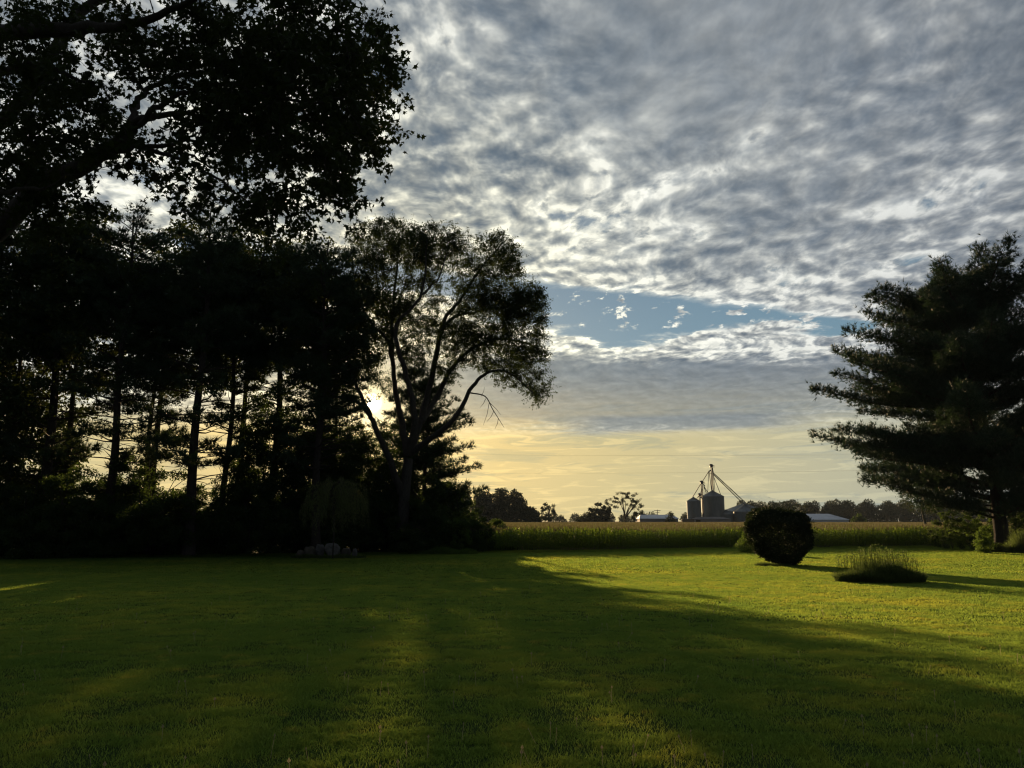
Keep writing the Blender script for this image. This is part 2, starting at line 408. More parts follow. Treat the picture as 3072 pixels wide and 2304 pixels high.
MAT = {
    'bark': solid_mat("bark", (0.035, 0.03, 0.024), (0.07, 0.06, 0.05), 6.0, 0.9, bump=0.8, stretch=(3, 3, 0.6)),
    'elm_bark': solid_mat("elm_bark", (0.04, 0.038, 0.035), (0.085, 0.08, 0.072), 6.0, 0.9, bump=0.8, stretch=(3, 3, 0.6)),
    'pine_bark': solid_mat("pine_bark", (0.03, 0.025, 0.022), (0.06, 0.05, 0.043), 7.0, 0.9, bump=0.8, stretch=(3, 3, 0.7)),
    'pale_bark': solid_mat("pale_bark", (0.16, 0.14, 0.11), (0.30, 0.27, 0.22), 7.0, 0.9, bump=0.6, stretch=(3, 3, 0.7)),
    'maple': leaf_mat("maple_leaf", (0.02, 0.036, 0.012), (0.036, 0.054, 0.017), (0.06, 0.085, 0.015), 0.35, scale=0.5),
    'elm': leaf_mat("elm_leaf", (0.028, 0.045, 0.014), (0.045, 0.068, 0.022), (0.065, 0.095, 0.02), 0.4, scale=0.35),
    'dense': leaf_mat("tree_leaf", (0.035, 0.065, 0.022), (0.075, 0.11, 0.034), (0.07, 0.09, 0.015), 0.35, scale=0.3),
    'needle': leaf_mat("pine_needle", (0.028, 0.06, 0.03), (0.06, 0.105, 0.048), (0.05, 0.075, 0.018), 0.25, scale=0.5, spec=0.3),
    'needle2': leaf_mat("pine_needle_fresh", (0.026, 0.06, 0.04), (0.055, 0.10, 0.062), (0.05, 0.09, 0.03), 0.25, scale=0.4, spec=0.3),
    'shrub': leaf_mat("shrub_leaf", (0.025, 0.05, 0.016), (0.055, 0.09, 0.028), (0.10, 0.16, 0.03), 0.42, scale=0.6),
    'lime': leaf_mat("lime_leaf", (0.05, 0.10, 0.025), (0.10, 0.15, 0.04), (0.20, 0.32, 0.045), 0.5, scale=0.8),
    'willow': leaf_mat("willow_leaf", (0.12, 0.16, 0.06), (0.19, 0.23, 0.10), (0.18, 0.19, 0.05), 0.4, scale=0.8),
    'bush': leaf_mat("bush_leaf", (0.018, 0.032, 0.015), (0.036, 0.056, 0.027), (0.045, 0.07, 0.018), 0.25, scale=1.5, spec=0.12, rough=0.6),
    'far': leaf_mat("far_leaf", (0.022, 0.042, 0.024), (0.042, 0.068, 0.036), (0.05, 0.06, 0.015), 0.25, scale=0.08),
    'weed': leaf_mat("weed_blade", (0.04, 0.075, 0.025), (0.10, 0.12, 0.05), (0.19, 0.27, 0.07), 0.5, scale=2.0),
    'corn': leaf_mat("corn_leaf", (0.03, 0.06, 0.014), (0.055, 0.095, 0.02), (0.34, 0.50, 0.05), 0.5, scale=0.4, spec=0.4),
    'tassel': leaf_mat("corn_tassel", (0.13, 0.12, 0.06), (0.21, 0.19, 0.095), (0.20, 0.19, 0.09), 0.4, scale=0.3),
    'steel': solid_mat("galvanised_steel", (0.09, 0.125, 0.145), (0.15, 0.19, 0.215), 0.5, 0.5, 0.35, bump=0.0, stretch=(1, 1, 0.3)),
    'steel_dark': solid_mat("weathered_steel", (0.10, 0.11, 0.12), (0.16, 0.17, 0.18), 1.0, 0.6, 0.4, bump=0.0),
    'roof': solid_mat("metal_roof", (0.58, 0.62, 0.68), (0.72, 0.76, 0.82), 0.4, 0.5, 0.0, bump=0.0),
    'whitewall': solid_mat("white_metal_siding", (0.62, 0.65, 0.70), (0.74, 0.77, 0.82), 0.5, 0.6, 0.0, bump=0.0),
    'pale': solid_mat("pale_siding", (0.20, 0.20, 0.205), (0.27, 0.27, 0.275), 0.4, 0.7, 0.0, bump=0.0),
    'dark': solid_mat("shaded_opening", (0.02, 0.02, 0.02), (0.035, 0.035, 0.035), 1.0, 0.9, bump=0.0),
    'rubber': solid_mat("rubber", (0.02, 0.02, 0.02), (0.03, 0.03, 0.03), 5.0, 0.9, bump=0.0),
    'stone': solid_mat("field_stone", (0.07, 0.068, 0.066), (0.19, 0.186, 0.18), 4.0, 0.85, bump=0.6),
    'stone2': solid_mat("brown_stone", (0.06, 0.052, 0.043), (0.13, 0.115, 0.095), 4.0, 0.9, bump=0.6),
    'wood': solid_mat("weathered_wood", (0.12, 0.10, 0.08), (0.2, 0.17, 0.14), 5.0, 0.9, bump=0.3, stretch=(3, 3, 0.5)),
    'wire': solid_mat("wire", (0.04, 0.04, 0.04), (0.06, 0.06, 0.06), 1.0, 0.6, bump=0.0),
}

# lawn ground and blades: the same large patches of yellow and deep green run through both
def lawn_hue(N, pos, lo, mid, hi, dry):
    big_ = N.noise(pos, 0.16, 3.0, 0.55)
    sm_ = N.noise(pos, 1.3, 3.0, 0.6)
    f = N.m('ADD', N.m('MULTIPLY', N.lin(big_, 0.3, 0.7), 0.55), N.m('MULTIPLY', N.lin(sm_, 0.3, 0.7), 0.45), clamp=True)
    c = N.ramp(f, [(0.0, lo), (0.5, mid), (1.0, hi)])
    dr = N.ss(N.noise(N.vm('ADD', pos, (31, 7, 0)), 2.6, 3.0, 0.6), 0.58, 0.76)
    return N.mix(N.m('MULTIPLY', dr, 0.2), c, (*dry, 1)), f

def grass_mat(name, tmix=0.5):
    m_, N = new_mat(name)
    g = N.n('ShaderNodeNewGeometry')
    pos = g.outputs['Position']
    c, f = lawn_hue(N, pos, (0.011, 0.029, 0.010), (0.017, 0.037, 0.012), (0.032, 0.050, 0.014), (0.09, 0.08, 0.03))
    rnd = g.outputs['Random Per Island']
    c = N.mix(N.m('MULTIPLY', rnd, 0.5), c, N.vm('MULTIPLY', c, (1.5, 1.35, 1.2)))
    tcol = N.vm('MULTIPLY', c, (20.5, 14.2, 7.0))
    d = N.n('ShaderNodeBsdfPrincipled')
    N.put(d.inputs['Base Color'], c); d.inputs['Roughness'].default_value = 0.7; d.inputs['Specular IOR Level'].default_value = 0.05
    t = N.n('ShaderNodeBsdfTranslucent'); N.put(t.inputs[0], tcol)
    mx = N.n('ShaderNodeMixShader'); mx.inputs[0].default_value = tmix
    N.nt.links.new(d.outputs[0], mx.inputs[1]); N.nt.links.new(t.outputs[0], mx.inputs[2])
    out = N.n('ShaderNodeOutputMaterial'); N.nt.links.new(mx.outputs[0], out.inputs[0])
    return m_
MAT['grass'] = grass_mat("grass_blade")
m_, N = new_mat("lawn_soil")
g = N.n('ShaderNodeNewGeometry')
c, f = lawn_hue(N, g.outputs['Position'], (0.032, 0.056, 0.018), (0.044, 0.072, 0.022), (0.06, 0.08, 0.024), (0.09, 0.08, 0.035))
d = N.n('ShaderNodeBsdfPrincipled'); N.put(d.inputs['Base Color'], c); d.inputs['Roughness'].default_value = 1.0; d.inputs['Specular IOR Level'].default_value = 0.0
b = N.n('ShaderNodeBump'); b.inputs['Strength'].default_value = 1.0; b.inputs['Distance'].default_value = 0.05
N.put(b.inputs['Height'], N.noise(g.outputs['Position'], 9.0, 4.0, 0.6)); N.nt.links.new(b.outputs[0], d.inputs['Normal'])
out = N.n('ShaderNodeOutputMaterial'); N.nt.links.new(d.outputs[0], out.inputs[0])
MAT['lawn'] = m_
MAT['soil'] = solid_mat("field_soil", (0.06, 0.05, 0.03), (0.09, 0.075, 0.045), 0.5, 0.95, bump=0.3, coords='Generated')
MAT['soil'] = solid_mat("field_soil_far", (0.05, 0.055, 0.025), (0.09, 0.08, 0.04), 0.02, 0.95, bump=0.0)
MAT['canopy'] = leaf_mat("corn_canopy", (0.07, 0.085, 0.03), (0.12, 0.12, 0.05), (0.2, 0.16, 0.05), 0.2, scale=0.5)

# ------------------------------------------------------------------ leaf templates (unit size, stem at the origin, tip along +x)
LEAF_DIAMOND = ([(0, 0, 0), (0.45, 0.26, 0.05), (1, 0, -0.05), (0.45, -0.26, 0.05)], [[(0, 1, 2, 3)]])
LEAF_NARROW = ([(0, 0, 0), (0.4, 0.09, 0.02), (1, 0, -0.08), (0.4, -0.09, 0.02)], [[(0, 1, 2, 3)]])
LEAF_MAPLE = ([(0, 0, 0), (0.10, 0.20, 0.02), (-0.02, 0.46, 0.0), (0.30, 0.30, 0.05), (0.42, 0.52, 0.0), (0.50, 0.16, 0.05), (1.0, 0.0, -0.06),
               (0.50, -0.16, 0.05), (0.42, -0.52, 0.0), (0.30, -0.30, 0.05), (-0.02, -0.46, 0.0), (0.10, -0.20, 0.02)],
              [[(0, 11, 10, 9), (0, 9, 3, 1), (5, 3, 9, 7)], [(1, 3, 2), (3, 5, 4), (5, 7, 6), (7, 9, 8)]])
def leaf_cluster_template(rng, n=5, spread=0.7):
    v_ = []; q = []
    for i in range(n):
        c = Vector((rng.uniform(-1, 1), rng.uniform(-1, 1), rng.uniform(-1, 1))) * spread * 0.5
        a = Vector((rng.gauss(0, 1), rng.gauss(0, 1), rng.gauss(0, 0.6))).normalized()
        b_ = a.cross(Vector((rng.gauss(0, 1), rng.gauss(0, 1), rng.gauss(0, 1)))).normalized()
        s = rng.uniform(0.4, 0.6)
        o = len(v_)
        v_ += [c, c + a * 0.45 * s + b_ * 0.3 * s, c + a * s, c + a * 0.45 * s - b_ * 0.3 * s]
        q.append((o, o + 1, o + 2, o + 3))
    return ([tuple(p) for p in v_], [q])
def tuft_template(rng, n=7, w=0.06, cone=0.8):
    v_ = []; q = []
    for i in range(n):
        ph = i * 2.4 + rng.uniform(-0.3, 0.3); k = rng.uniform(0.25, cone)
        d_ = Vector((1.0, math.cos(ph) * k, math.sin(ph) * k)).normalized()
        s = d_.cross(Vector((rng.gauss(0, 1), rng.gauss(0, 1), rng.gauss(0, 1)))).normalized() * w
        L = rng.uniform(0.75, 1.1)
        o = len(v_)
        v_ += [s, -s, d_ * L]
        q.append((o, o + 1, o + 2))
    return ([tuple(p) for p in v_], [q])

def rand_frames(nr, N_, out=None, flat=0.0, droop=0.0):
    """random leaf frames; out = preferred direction per leaf (N,3)"""
    X = nr.normal(size=(N_, 3))
    if out is not None: X = X * 0.75 + out * 1.2
    X[:, 2] -= droop
    X /= np.linalg.norm(X, axis=1)[:, None] + 1e-9
    Z = nr.normal(size=(N_, 3)); Z[:, 2] += flat
    Y = np.cross(Z, X); Y /= np.linalg.norm(Y, axis=1)[:, None] + 1e-9
    Z = np.cross(X, Y)
    return X, Y, Z

def smooth_path(pts, n=None, jitter=0.0, rng=None):
    """Catmull-Rom through control points"""
    P_ = [Vector(p) for p in pts]
    P_ = [P_[0] * 2 - P_[1]] + P_ + [P_[-1] * 2 - P_[-2]]
    out_ = []
    for i in range(1, len(P_) - 2):
        k = n or 4
        for s in range(k):
            t = s / k
            p0, p1, p2, p3 = P_[i - 1:i + 3]
            q = 0.5 * ((2 * p1) + (p2 - p0) * t + (2 * p0 - 5 * p1 + 4 * p2 - p3) * t * t + (3 * p1 - p0 - 3 * p2 + p3) * t ** 3)
            if jitter and rng: q = q + Vector((rng.gauss(0, jitter), rng.gauss(0, jitter), rng.gauss(0, jitter)))
            out_.append(q)
    out_.append(P_[-2])
    return out_

class Skeleton:
    """woody skeleton: drawn limbs first, then branches grown from the nearest wood to each leaf spray"""
    def __init__(self, seed):
        self.rng = random.Random(seed); self.nr = np.random.default_rng(seed)
        self.nodes = np.zeros((0, 3)); self.rad = np.zeros(0); self.owner = []
        self.tips = []          # (path, owner)
        self.geo = []
    def limb(self, pts, r0, r1, k=7, owner=None, n=4, jitter=0.0, sprout=0.0):
        path = smooth_path(pts, n, jitter, self.rng)
        if owner is None:
            self.geo.append(Geo()); owner = len(self.geo) - 1
        m_ = len(path)
        rr = np.linspace(0, 1, m_) ** 0.8
        rad = r0 + (r1 - r0) * rr
        self.geo[owner].tube([tuple(p) for p in path], rad, k)
        s = int(m_ * sprout)
        self.nodes = np.concatenate([self.nodes, np.array([tuple(p) for p in path[s:]]).reshape(-1, 3)])
        self.rad = np.concatenate([self.rad, rad[s:]]); self.owner += [owner] * (m_ - s)
        return owner
    def grow_to(self, targets, sag=0.08, twig_r=0.008, k=4, rfac=0.55, maxlen=None, wander=0.06, up=0.0):
        T = np.asarray(targets, dtype=float)
        d0 = np.array([np.min(np.sum((self.nodes - t) ** 2, 1)) for t in T])
        base = self.nodes[np.argmin(np.sum(self.nodes ** 2, 1) * 0 + self.nodes[:, 2])]
        for i in np.argsort(d0):
            t = T[i]
            dd = np.linalg.norm(self.nodes - t, axis=1)
            # prefer wood that is nearer the trunk base than the target is, so branches run outwards
            score = dd + 0.25 * np.maximum(0, np.linalg.norm(self.nodes - base, axis=1) - np.linalg.norm(t - base))
            j = int(np.argmin(score))
            a = Vector(self.nodes[j]); b_ = Vector(t); L = (b_ - a).length
            if L < 0.05: continue
            ow = self.owner[j]
            n_ = max(3, min(7, int(L / 0.35) + 2))
            side = Vector((self.rng.gauss(0, 1), self.rng.gauss(0, 1), self.rng.gauss(0, 1))) * L * wander
            path = []
            for s in range(n_ + 1):
                f_ = s / n_
                p = a.lerp(b_, f_) + side * math.sin(f_ * math.pi) + Vector((0, 0, -sag * L + up * L)) * math.sin(f_ * math.pi)
                if 0 < s < n_: p += Vector((self.rng.gauss(0, 1), self.rng.gauss(0, 1), self.rng.gauss(0, 1))) * L * 0.025
                path.append(p)
            r0 = max(twig_r * 1.5, min(self.rad[j] * rfac, 0.012 * L + twig_r * 1.5))
            rad = np.linspace(r0, twig_r, n_ + 1)
            self.geo[ow].tube([tuple(p) for p in path], rad, k)
            self.nodes = np.concatenate([self.nodes, np.array([tuple(p) for p in path[1:]])])
            self.rad = np.concatenate([self.rad, rad[1:]]); self.owner += [ow] * n_
            self.tips.append((path, ow))

def lobe_points(nr, c, r, n, shell=0.0):
    """n points in an ellipsoid, pushed outwards by shell"""
    d = nr.normal(size=(n, 3)); d /= np.linalg.norm(d, axis=1)[:, None]
    rad = nr.uniform(0, 1, size=(n, 1)) ** (1 / 3 if shell == 0 else 1 / (3 + 6 * shell))
    return np.array(c) + d * rad * np.array(r)

# ================================================================== ground
def edge_y(x):
    """far edge of the mown lawn, running slightly away to the right"""
    return np.interp(x, [-60, -32, -2.5, 6, 18, 38, 60], [42, 48.0, 57.5, 60.0, 65.0, 69.5, 73])

def axis(a, b, near, far, step):
    v_ = list(np.arange(near, far + step / 2, step))
    s = step
    while v_[-1] < b:
        s *= 1.35; v_.append(v_[-1] + s)
    s = step
    while v_[0] > a:
        s *= 1.35; v_.insert(0, v_[0] - s)
    return np.array(v_)
gx = axis(-6000, 6000, -48, 48, 2.0); gy = axis(-3000, 9000, -30, 76, 2.0)
XX, YY = np.meshgrid(gx, gy, indexing='ij')
ZZ = Hn(XX, YY) - 0.03
g = Geo()
idx = np.arange(XX.size).reshape(XX.shape)
g.add(np.stack([XX, YY, ZZ], -1).reshape(-1, 3), np.stack([idx[:-1, :-1], idx[1:, :-1], idx[1:, 1:], idx[:-1, 1:]], -1).reshape(-1, 4), 0, True)
tag(g.build("ground", MAT['soil']), "dark farmland soil running out to the horizon", kind='structure')

lx = np.arange(-60, 60.1, 0.5); ly01 = np.linspace(0, 1, 150)
g = Geo()
ey = edge_y(lx)
XX = np.repeat(lx[:, None], len(ly01), 1)
YY = -25 + (ey[:, None] + 25) * ly01[None, :]
und = 0.004 * np.sin(XX * 1.9 + np.sin(YY * 0.8) * 1.2) * np.sin(YY * 1.6 + 0.7 * np.sin(XX * 0.9)) + 0.004 * np.sin(XX * 0.7 + YY * 3.1)
ZZ = Hn(XX, YY) + und - 0.006
idx = np.arange(XX.size).reshape(XX.shape)
g.add(np.stack([XX, YY, ZZ], -1).reshape(-1, 3), np.stack([idx[:-1, :-1], idx[1:, :-1], idx[1:, 1:], idx[:-1, 1:]], -1).reshape(-1, 4), 0, True)
tag(g.build("lawn", MAT['lawn']), "wide mown lawn sloping gently away to the trees and the corn", kind='structure')

# ------------------------------------------------------------------ grass: blade patches instanced over the lawn
src_col = bpy.data.collections.new("sources")            # not linked: only read by the node trees
def grass_patch(name, size, n, hgt, wid, seed, tall=0.03):
    nr = np.random.default_rng(seed)
    # blades stand thicker and taller in tufts
    nt_ = int(size * size * 14)
    tc_ = nr.uniform(-size / 2, size / 2, size=(nt_, 2)); th_ = nr.uniform(0.55, 1.0, nt_)
    ti = nr.integers(0, nt_, n)
    p = tc_[ti] + nr.normal(size=(n, 2)) * nr.uniform(0.02, 0.12, size=(n, 1))
    uni = nr.uniform(size=n) < 0.35
    p[uni] = nr.uniform(-size / 2, size / 2, size=(uni.sum(), 2))
    p = (p + size / 2) % size - size / 2
    hh = hgt * th_[ti] * nr.uniform(0.45, 1.0, n)
    hh[uni] = hgt * nr.uniform(0.3, 0.7, uni.sum())
    tl = nr.uniform(size=n) < tall
    hh[tl] *= nr.uniform(1.3, 2.0, tl.sum())
    a = nr.uniform(0, 2 * math.pi, n); lean = nr.uniform(0.25, 1.25, n) * hh
    b_ = nr.uniform(0, 2 * math.pi, n)
    w = wid * nr.uniform(0.6, 1.2, n) / 2
    base = np.stack([p[:, 0], p[:, 1], np.full(n, -0.01)], 1)
    sx = np.stack([np.cos(b_) * w, np.sin(b_) * w, np.zeros(n)], 1)
    mid = base + np.stack([np.cos(a) * lean * 0.3, np.sin(a) * lean * 0.3, hh * 0.6], 1)
    tip = base + np.stack([np.cos(a) * lean, np.sin(a) * lean, hh], 1)
    V = np.stack([base - sx, base + sx, mid + sx * 0.7, mid - sx * 0.7, tip], 1).reshape(-1, 3)
    o5 = (np.arange(n) * 5)[:, None]
    g = Geo(); g.add(V, np.array([(0, 1, 2, 3)]) + o5)
    g.f.append(((np.array([(3, 2, 4)]) + o5).astype(np.int32), 0, False))
    me = g.build(name, MAT['grass'])
    col.objects.unlink(me); src_col.objects.link(me)
    return me

def scatter_gn(name, pts, rots, scales, pick, sources, mat=None):
    """an object whose geometry nodes put one of the source meshes on every point"""
    me = bpy.data.meshes.new(name)
    me.vertices.add(len(pts)); me.vertices.foreach_set("co", np.asarray(pts, dtype=np.float32).ravel())
    a = me.attributes.new("rot", 'FLOAT_VECTOR', 'POINT'); a.data.foreach_set("vector", np.asarray(rots, dtype=np.float32).ravel())
    a = me.attributes.new("scl", 'FLOAT_VECTOR', 'POINT'); a.data.foreach_set("vector", np.asarray(scales, dtype=np.float32).ravel())
    a = me.attributes.new("pick", 'INT', 'POINT'); a.data.foreach_set("value", np.asarray(pick, dtype=np.int32))
    o = bpy.data.objects.new(name, me); col.objects.link(o)
    c = bpy.data.collections.new(name + "_source")
    for i, s in enumerate(sources):
        s.name = "%s_%02d" % (name + "_src", i)
        c.objects.link(s)
    ng = bpy.data.node_groups.new(name, 'GeometryNodeTree')
    ng.interface.new_socket("Geometry", in_out='INPUT', socket_type='NodeSocketGeometry')
    ng.interface.new_socket("Geometry", in_out='OUTPUT', socket_type='NodeSocketGeometry')
    ni = ng.nodes.new('NodeGroupInput'); no = ng.nodes.new('NodeGroupOutput')
    ci = ng.nodes.new('GeometryNodeCollectionInfo'); ci.inputs['Collection'].default_value = c
    ci.inputs['Separate Children'].default_value = True; ci.inputs['Reset Children'].default_value = True
    ip = ng.nodes.new('GeometryNodeInstanceOnPoints'); ip.inputs['Pick Instance'].default_value = True
    def na(nm, dt):
        n_ = ng.nodes.new('GeometryNodeInputNamedAttribute'); n_.data_type = dt; n_.inputs['Name'].default_value = nm
        return n_.outputs['Attribute']
    L = ng.links.new
    L(ni.outputs[0], ip.inputs['Points']); L(ci.outputs[0], ip.inputs['Instance'])
    L(na('pick', 'INT'), ip.inputs['Instance Index'])
    er = ng.nodes.new('FunctionNodeEulerToRotation'); L(na('rot', 'FLOAT_VECTOR'), er.inputs[0]); L(er.outputs[0], ip.inputs['Rotation'])
    L(na('scl', 'FLOAT_VECTOR'), ip.inputs['Scale'])
    L(ip.outputs[0], no.inputs[0])
    md = o.modifiers.new("scatter", 'NODES'); md.node_group = ng
    return o

near_p = [grass_patch("p", 2.2, 36000, 0.054, 0.0048, 10 + i, 0.02) for i in range(3)]
mid_p = [grass_patch("p", 4.3, 34000, 0.062, 0.0125, 20 + i, 0.015) for i in range(3)]
far_p = [grass_patch("p", 8.4, 30000, 0.085, 0.036, 30 + i, 0.01) for i in range(3)]
nr = np.random.default_rng(5)
pts = []; rots = []; scl = []; pick = []
def tile(size, y0, y1, base):
    y_ = y0
    while y_ < y1 - 1e-6:
        half = (y_ + size) * 0.72 + size + 8
        for x_ in np.arange(-math.ceil(half / size) * size, half, size):
            cx_, cy_ = x_ + size / 2, y_ + size / 2
            if cy_ > edge_y(cx_) - size * 0.5: continue
            z_ = H(cx_, cy_)
            e = size / 2
            tx = (H(cx_ + e, cy_) - H(cx_ - e, cy_)) / size; ty = (H(cx_, cy_ + e) - H(cx_, cy_ - e)) / size
            pts.append((cx_, cy_, z_)); rots.append((math.atan(ty), -math.atan(tx), 0 if nr.uniform() < 2 else 0))
            s = nr.uniform(0.9, 1.1)
            scl.append((1.04 * (1 if nr.uniform() < .5 else -1), 1.04 * (1 if nr.uniform() < .5 else -1), s)); pick.append(base + nr.integers(0, 3))
        y_ += size
tile(2.0, 4.0, 14.0, 0)
tile(4.0, 14.0, 34.0, 3)
tile(8.0, 34.0, 74.0, 6)
# finish the oblique far edge with small patches
for x_ in np.arange(-58, 60, 2.0):
    for y_ in np.arange(34, 76, 2.0):
        cov = False
        bx = math.floor(x_ / 8.0) * 8.0 + 4; by = 34 + math.floor((y_ - 34) / 8.0) * 8.0 + 4
        if by > edge_y(bx) - 4.0 and y_ + 1.0 < edge_y(x_ + 1) + 0.4:
            pts.append((x_ + 1, y_ + 1, H(x_ + 1, y_ + 1))); rots.append((0, 0, 0)); scl.append((0.49, 0.49, 1.1)); pick.append(3 + nr.integers(0, 3))
# taller uncut fringe where the lawn meets the corn and the shrubs
for x_ in np.arange(-50, 58, 1.3):
    for k in range(2):
        yy = float(edge_y(x_)) + 0.2 + k * 0.8 + nr.uniform(-0.3, 0.3)
        pts.append((x_, yy, 0.0)); rots.append((0, 0, nr.uniform(0, 6.28))); s = nr.uniform(0.2, 0.45)
        scl.append((s, s, nr.uniform(1.8, 4.5))); pick.append(3 + nr.integers(0, 3))
tag(scatter_gn("lawn_grass", pts, rots, scl, pick, near_p + mid_p + far_p), "short mown grass covering the whole lawn", cat="grass", kind='stuff')

# sparse seed stalks standing above the mown blades
nr = np.random.default_rng(61)
g = Geo(); n_st = 0
MAT['seed'] = leaf_mat("seed_stalk", (0.22, 0.20, 0.12), (0.38, 0.35, 0.24), (0.5, 0.45, 0.25), 0.5, scale=2.0)
while n_st < 420:
    y_ = 5 + 50 * nr.uniform() ** 1.6; x_ = nr.uniform(-0.72, 0.72) * y_
    if y_ > edge_y(x_) - 1: continue
    n_st += 1
    h_ = nr.uniform(0.07, 0.15); z_ = H(x_, y_); l_ = nr.normal(size=2) * 0.02; w_ = 0.0012 + 0.00004 * y_
    g.add([(x_ - w_, y_, z_), (x_ + w_, y_, z_), (x_ + l_[0] + w_, y_ + l_[1], z_ + h_), (x_ + l_[0] - w_, y_ + l_[1], z_ + h_)], [(0, 1, 2, 3)])
    a_ = nr.uniform(0, 3.14); r_ = nr.uniform(0.006, 0.013); c = (x_ + l_[0], y_ + l_[1], z_ + h_)
    for k in range(2):
        dx_, dy_ = math.cos(a_ + 1.57 * k) * r_, math.sin(a_ + 1.57 * k) * r_
        g.add([(c[0] - dx_, c[1] - dy_, c[2]), (c[0], c[1], c[2] - r_), (c[0] + dx_, c[1] + dy_, c[2]), (c[0], c[1], c[2] + r_ * 1.6)], [(0, 1, 2, 3)])
tag(g.build("seed_stalk_weeds", MAT['seed']), "pale seed stalks scattered over the mown lawn", cat="weeds", kind='stuff')

# ================================================================== corn
def corn_plant(seed, lod=0):
    rng = random.Random(seed)
    g = Geo()
    hgt = rng.uniform(1.55, 1.7)
    g.tube([(0, 0, 0), (0.01, 0, hgt * 0.5), (rng.uniform(-.03, .03), rng.uniform(-.03, .03), hgt)], [0.013, 0.011, 0.006], 3, 0)
    nl = 11 if lod == 0 else 5
    for i in range(nl):
        f_ = (i + 0.5) / nl if lod == 0 else 0.55 + 0.45 * (i + 0.5) / nl
        z = hgt * (0.08 + 0.88 * f_); a = (i % 2) * math.pi + rng.gauss(0, 0.45) + seed
        L = rng.uniform(0.5, 0.75) * (1 - 0.45 * abs(f_ - 0.55)); n_ = 4
        prev = None; w0 = 0.035
        V = []
        ang_ = rng.uniform(1.0, 1.25); p = Vector((0, 0, z))
        dr = Vector((math.cos(a), math.sin(a), 0)); sd_ = Vector((-math.sin(a), math.cos(a), 0))
        for s in range(n_ + 1):
            w = w0 * (0.6, 1.0, 0.9, 0.6, 0.05)[s]
            V += [tuple(p + sd_ * w), tuple(p - sd_ * w + Vector((0, 0, 0.01)))]
            p = p + (dr * math.cos(ang_) + Vector((0, 0, math.sin(ang_)))) * (L / n_)
            ang_ -= rng.uniform(0.5, 0.75) * (0.75 if f_ > 0.75 else 1.0)
        g.add(V, [(2 * s, 2 * s + 1, 2 * s + 3, 2 * s + 2) for s in range(n_)], 0)
    nt_ = 7
    for i in range(nt_):
        a = i * 2.4 + rng.uniform(-.3, .3); k = 0.0 if i == 0 else rng.uniform(0.25, 0.65)
        L = rng.uniform(0.18, 0.28)
        d_ = Vector((math.cos(a) * k, math.sin(a) * k, 1)).normalized() * L
        b0 = Vector((0, 0, hgt + rng.uniform(-0.02, 0.05)))
        s = d_.cross(Vector((rng.gauss(0, 1), rng.gauss(0, 1), 0.1))).normalized() * 0.011
        V = [b0 - s, b0 + s, b0 + d_ * 0.8 + s, b0 + d_ + Vector((math.cos(a), math.sin(a), -.3)) * k * .06]
        g.add([tuple(q) for q in V], [(0, 1, 2, 3)], 1)
    o = g.build("corn_plant", [MAT['corn'], MAT['tassel']])
    col.objects.unlink(o)
    return o
def corn_clump(seed, size=3.0, n=42):
    """upper leaves and tassels of many plants, for the far field"""
    rng = random.Random(seed); g = Geo()
    for i in range(n):
        x, y = rng.uniform(-size / 2, size / 2), rng.uniform(-size / 2, size / 2)
        h_ = rng.uniform(1.58, 1.78)
        for k in range(3):
            a = rng.uniform(0, 6.28); L = rng.uniform(0.14, 0.26)
            d_ = Vector((math.cos(a) * 0.35, math.sin(a) * 0.35, 1)) * L
            s = Vector((-math.sin(a + k), math.cos(a + k), 0)) * 0.022
            b0 = Vector((x, y, h_))
            g.add([tuple(b0 - s), tuple(b0 + s), tuple(b0 + d_)], [(0, 1, 2)], 1)
        for k in range(3):
            a = rng.uniform(0, 6.28); b0 = Vector((x, y, h_ - 0.35)); dr = Vector((math.cos(a), math.sin(a), 0)); s = Vector((-dr.y, dr.x, 0)) * 0.05
            g.add([tuple(b0 - s), tuple(b0 + s), tuple(b0 + dr * .28 + Vector((0, 0, .3)) + s), tuple(b0 + dr * .55 + Vector((0, 0, .22)))], [(0, 1, 2, 3)], 0)
    o = g.build("corn_clump", [MAT['corn'], MAT['tassel']])
    col.objects.unlink(o)
    return o
srcs = [corn_plant(s) for s in range(5)] + [corn_clump(s + 50) for s in range(4)]
nr = np.random.default_rng(9)
pts = []; rots = []; scl = []; pick = []
def corn_x_limits(y_):
    return max(-14.0, -0.10 * y_ - 2), 0.69 * y_ + 4
row = 0
y_off = 0.0
while y_off < 26.0:
    # rows run parallel to the lawn edge
    step = 0.19 if y_off < 6 else 0.24
    xs = np.arange(-16, 62, step) + nr.uniform(-0.05, 0.05, len(np.arange(-16, 62, step)))
    ys = edge_y(xs) + 1.6 + y_off + nr.normal(size=len(xs)) * 0.05
    ok_ = (xs > -8 - y_off * 0.1) & (xs < 0.68 * ys + 3)
    for x_, y_ in zip(xs[ok_], ys[ok_]):
        s = nr.uniform(0.9, 1.06) * (1 + 0.05 * math.sin(x_ * 0.35 + y_off * 0.2))
        if x_ > 40: s *= 0.92
        pts.append((x_, y_, 0.0)); rots.append((nr.normal() * .04, nr.normal() * .04, nr.uniform(0, 6.28))); scl.append((s, s, s)); pick.append(nr.integers(0, 5))
    y_off += 0.76
y_ = 84.0
while y_ < 330:
    st = 2.6 if y_ < 180 else 4.2
    x0, x1 = -0.12 * y_ - 4, 0.7 * y_ + 5
    for x_ in np.arange(x0, x1, st):
        if y_ < edge_y(x_) + 26: continue
        k = st / 2.6
        pts.append((x_ + nr.uniform(-.3, .3), y_, 0.0)); rots.append((0, 0, nr.uniform(0, 6.28))); scl.append((k, k, nr.uniform(0.97, 1.04))); pick.append(5 + nr.integers(0, 4))
    y_ += st
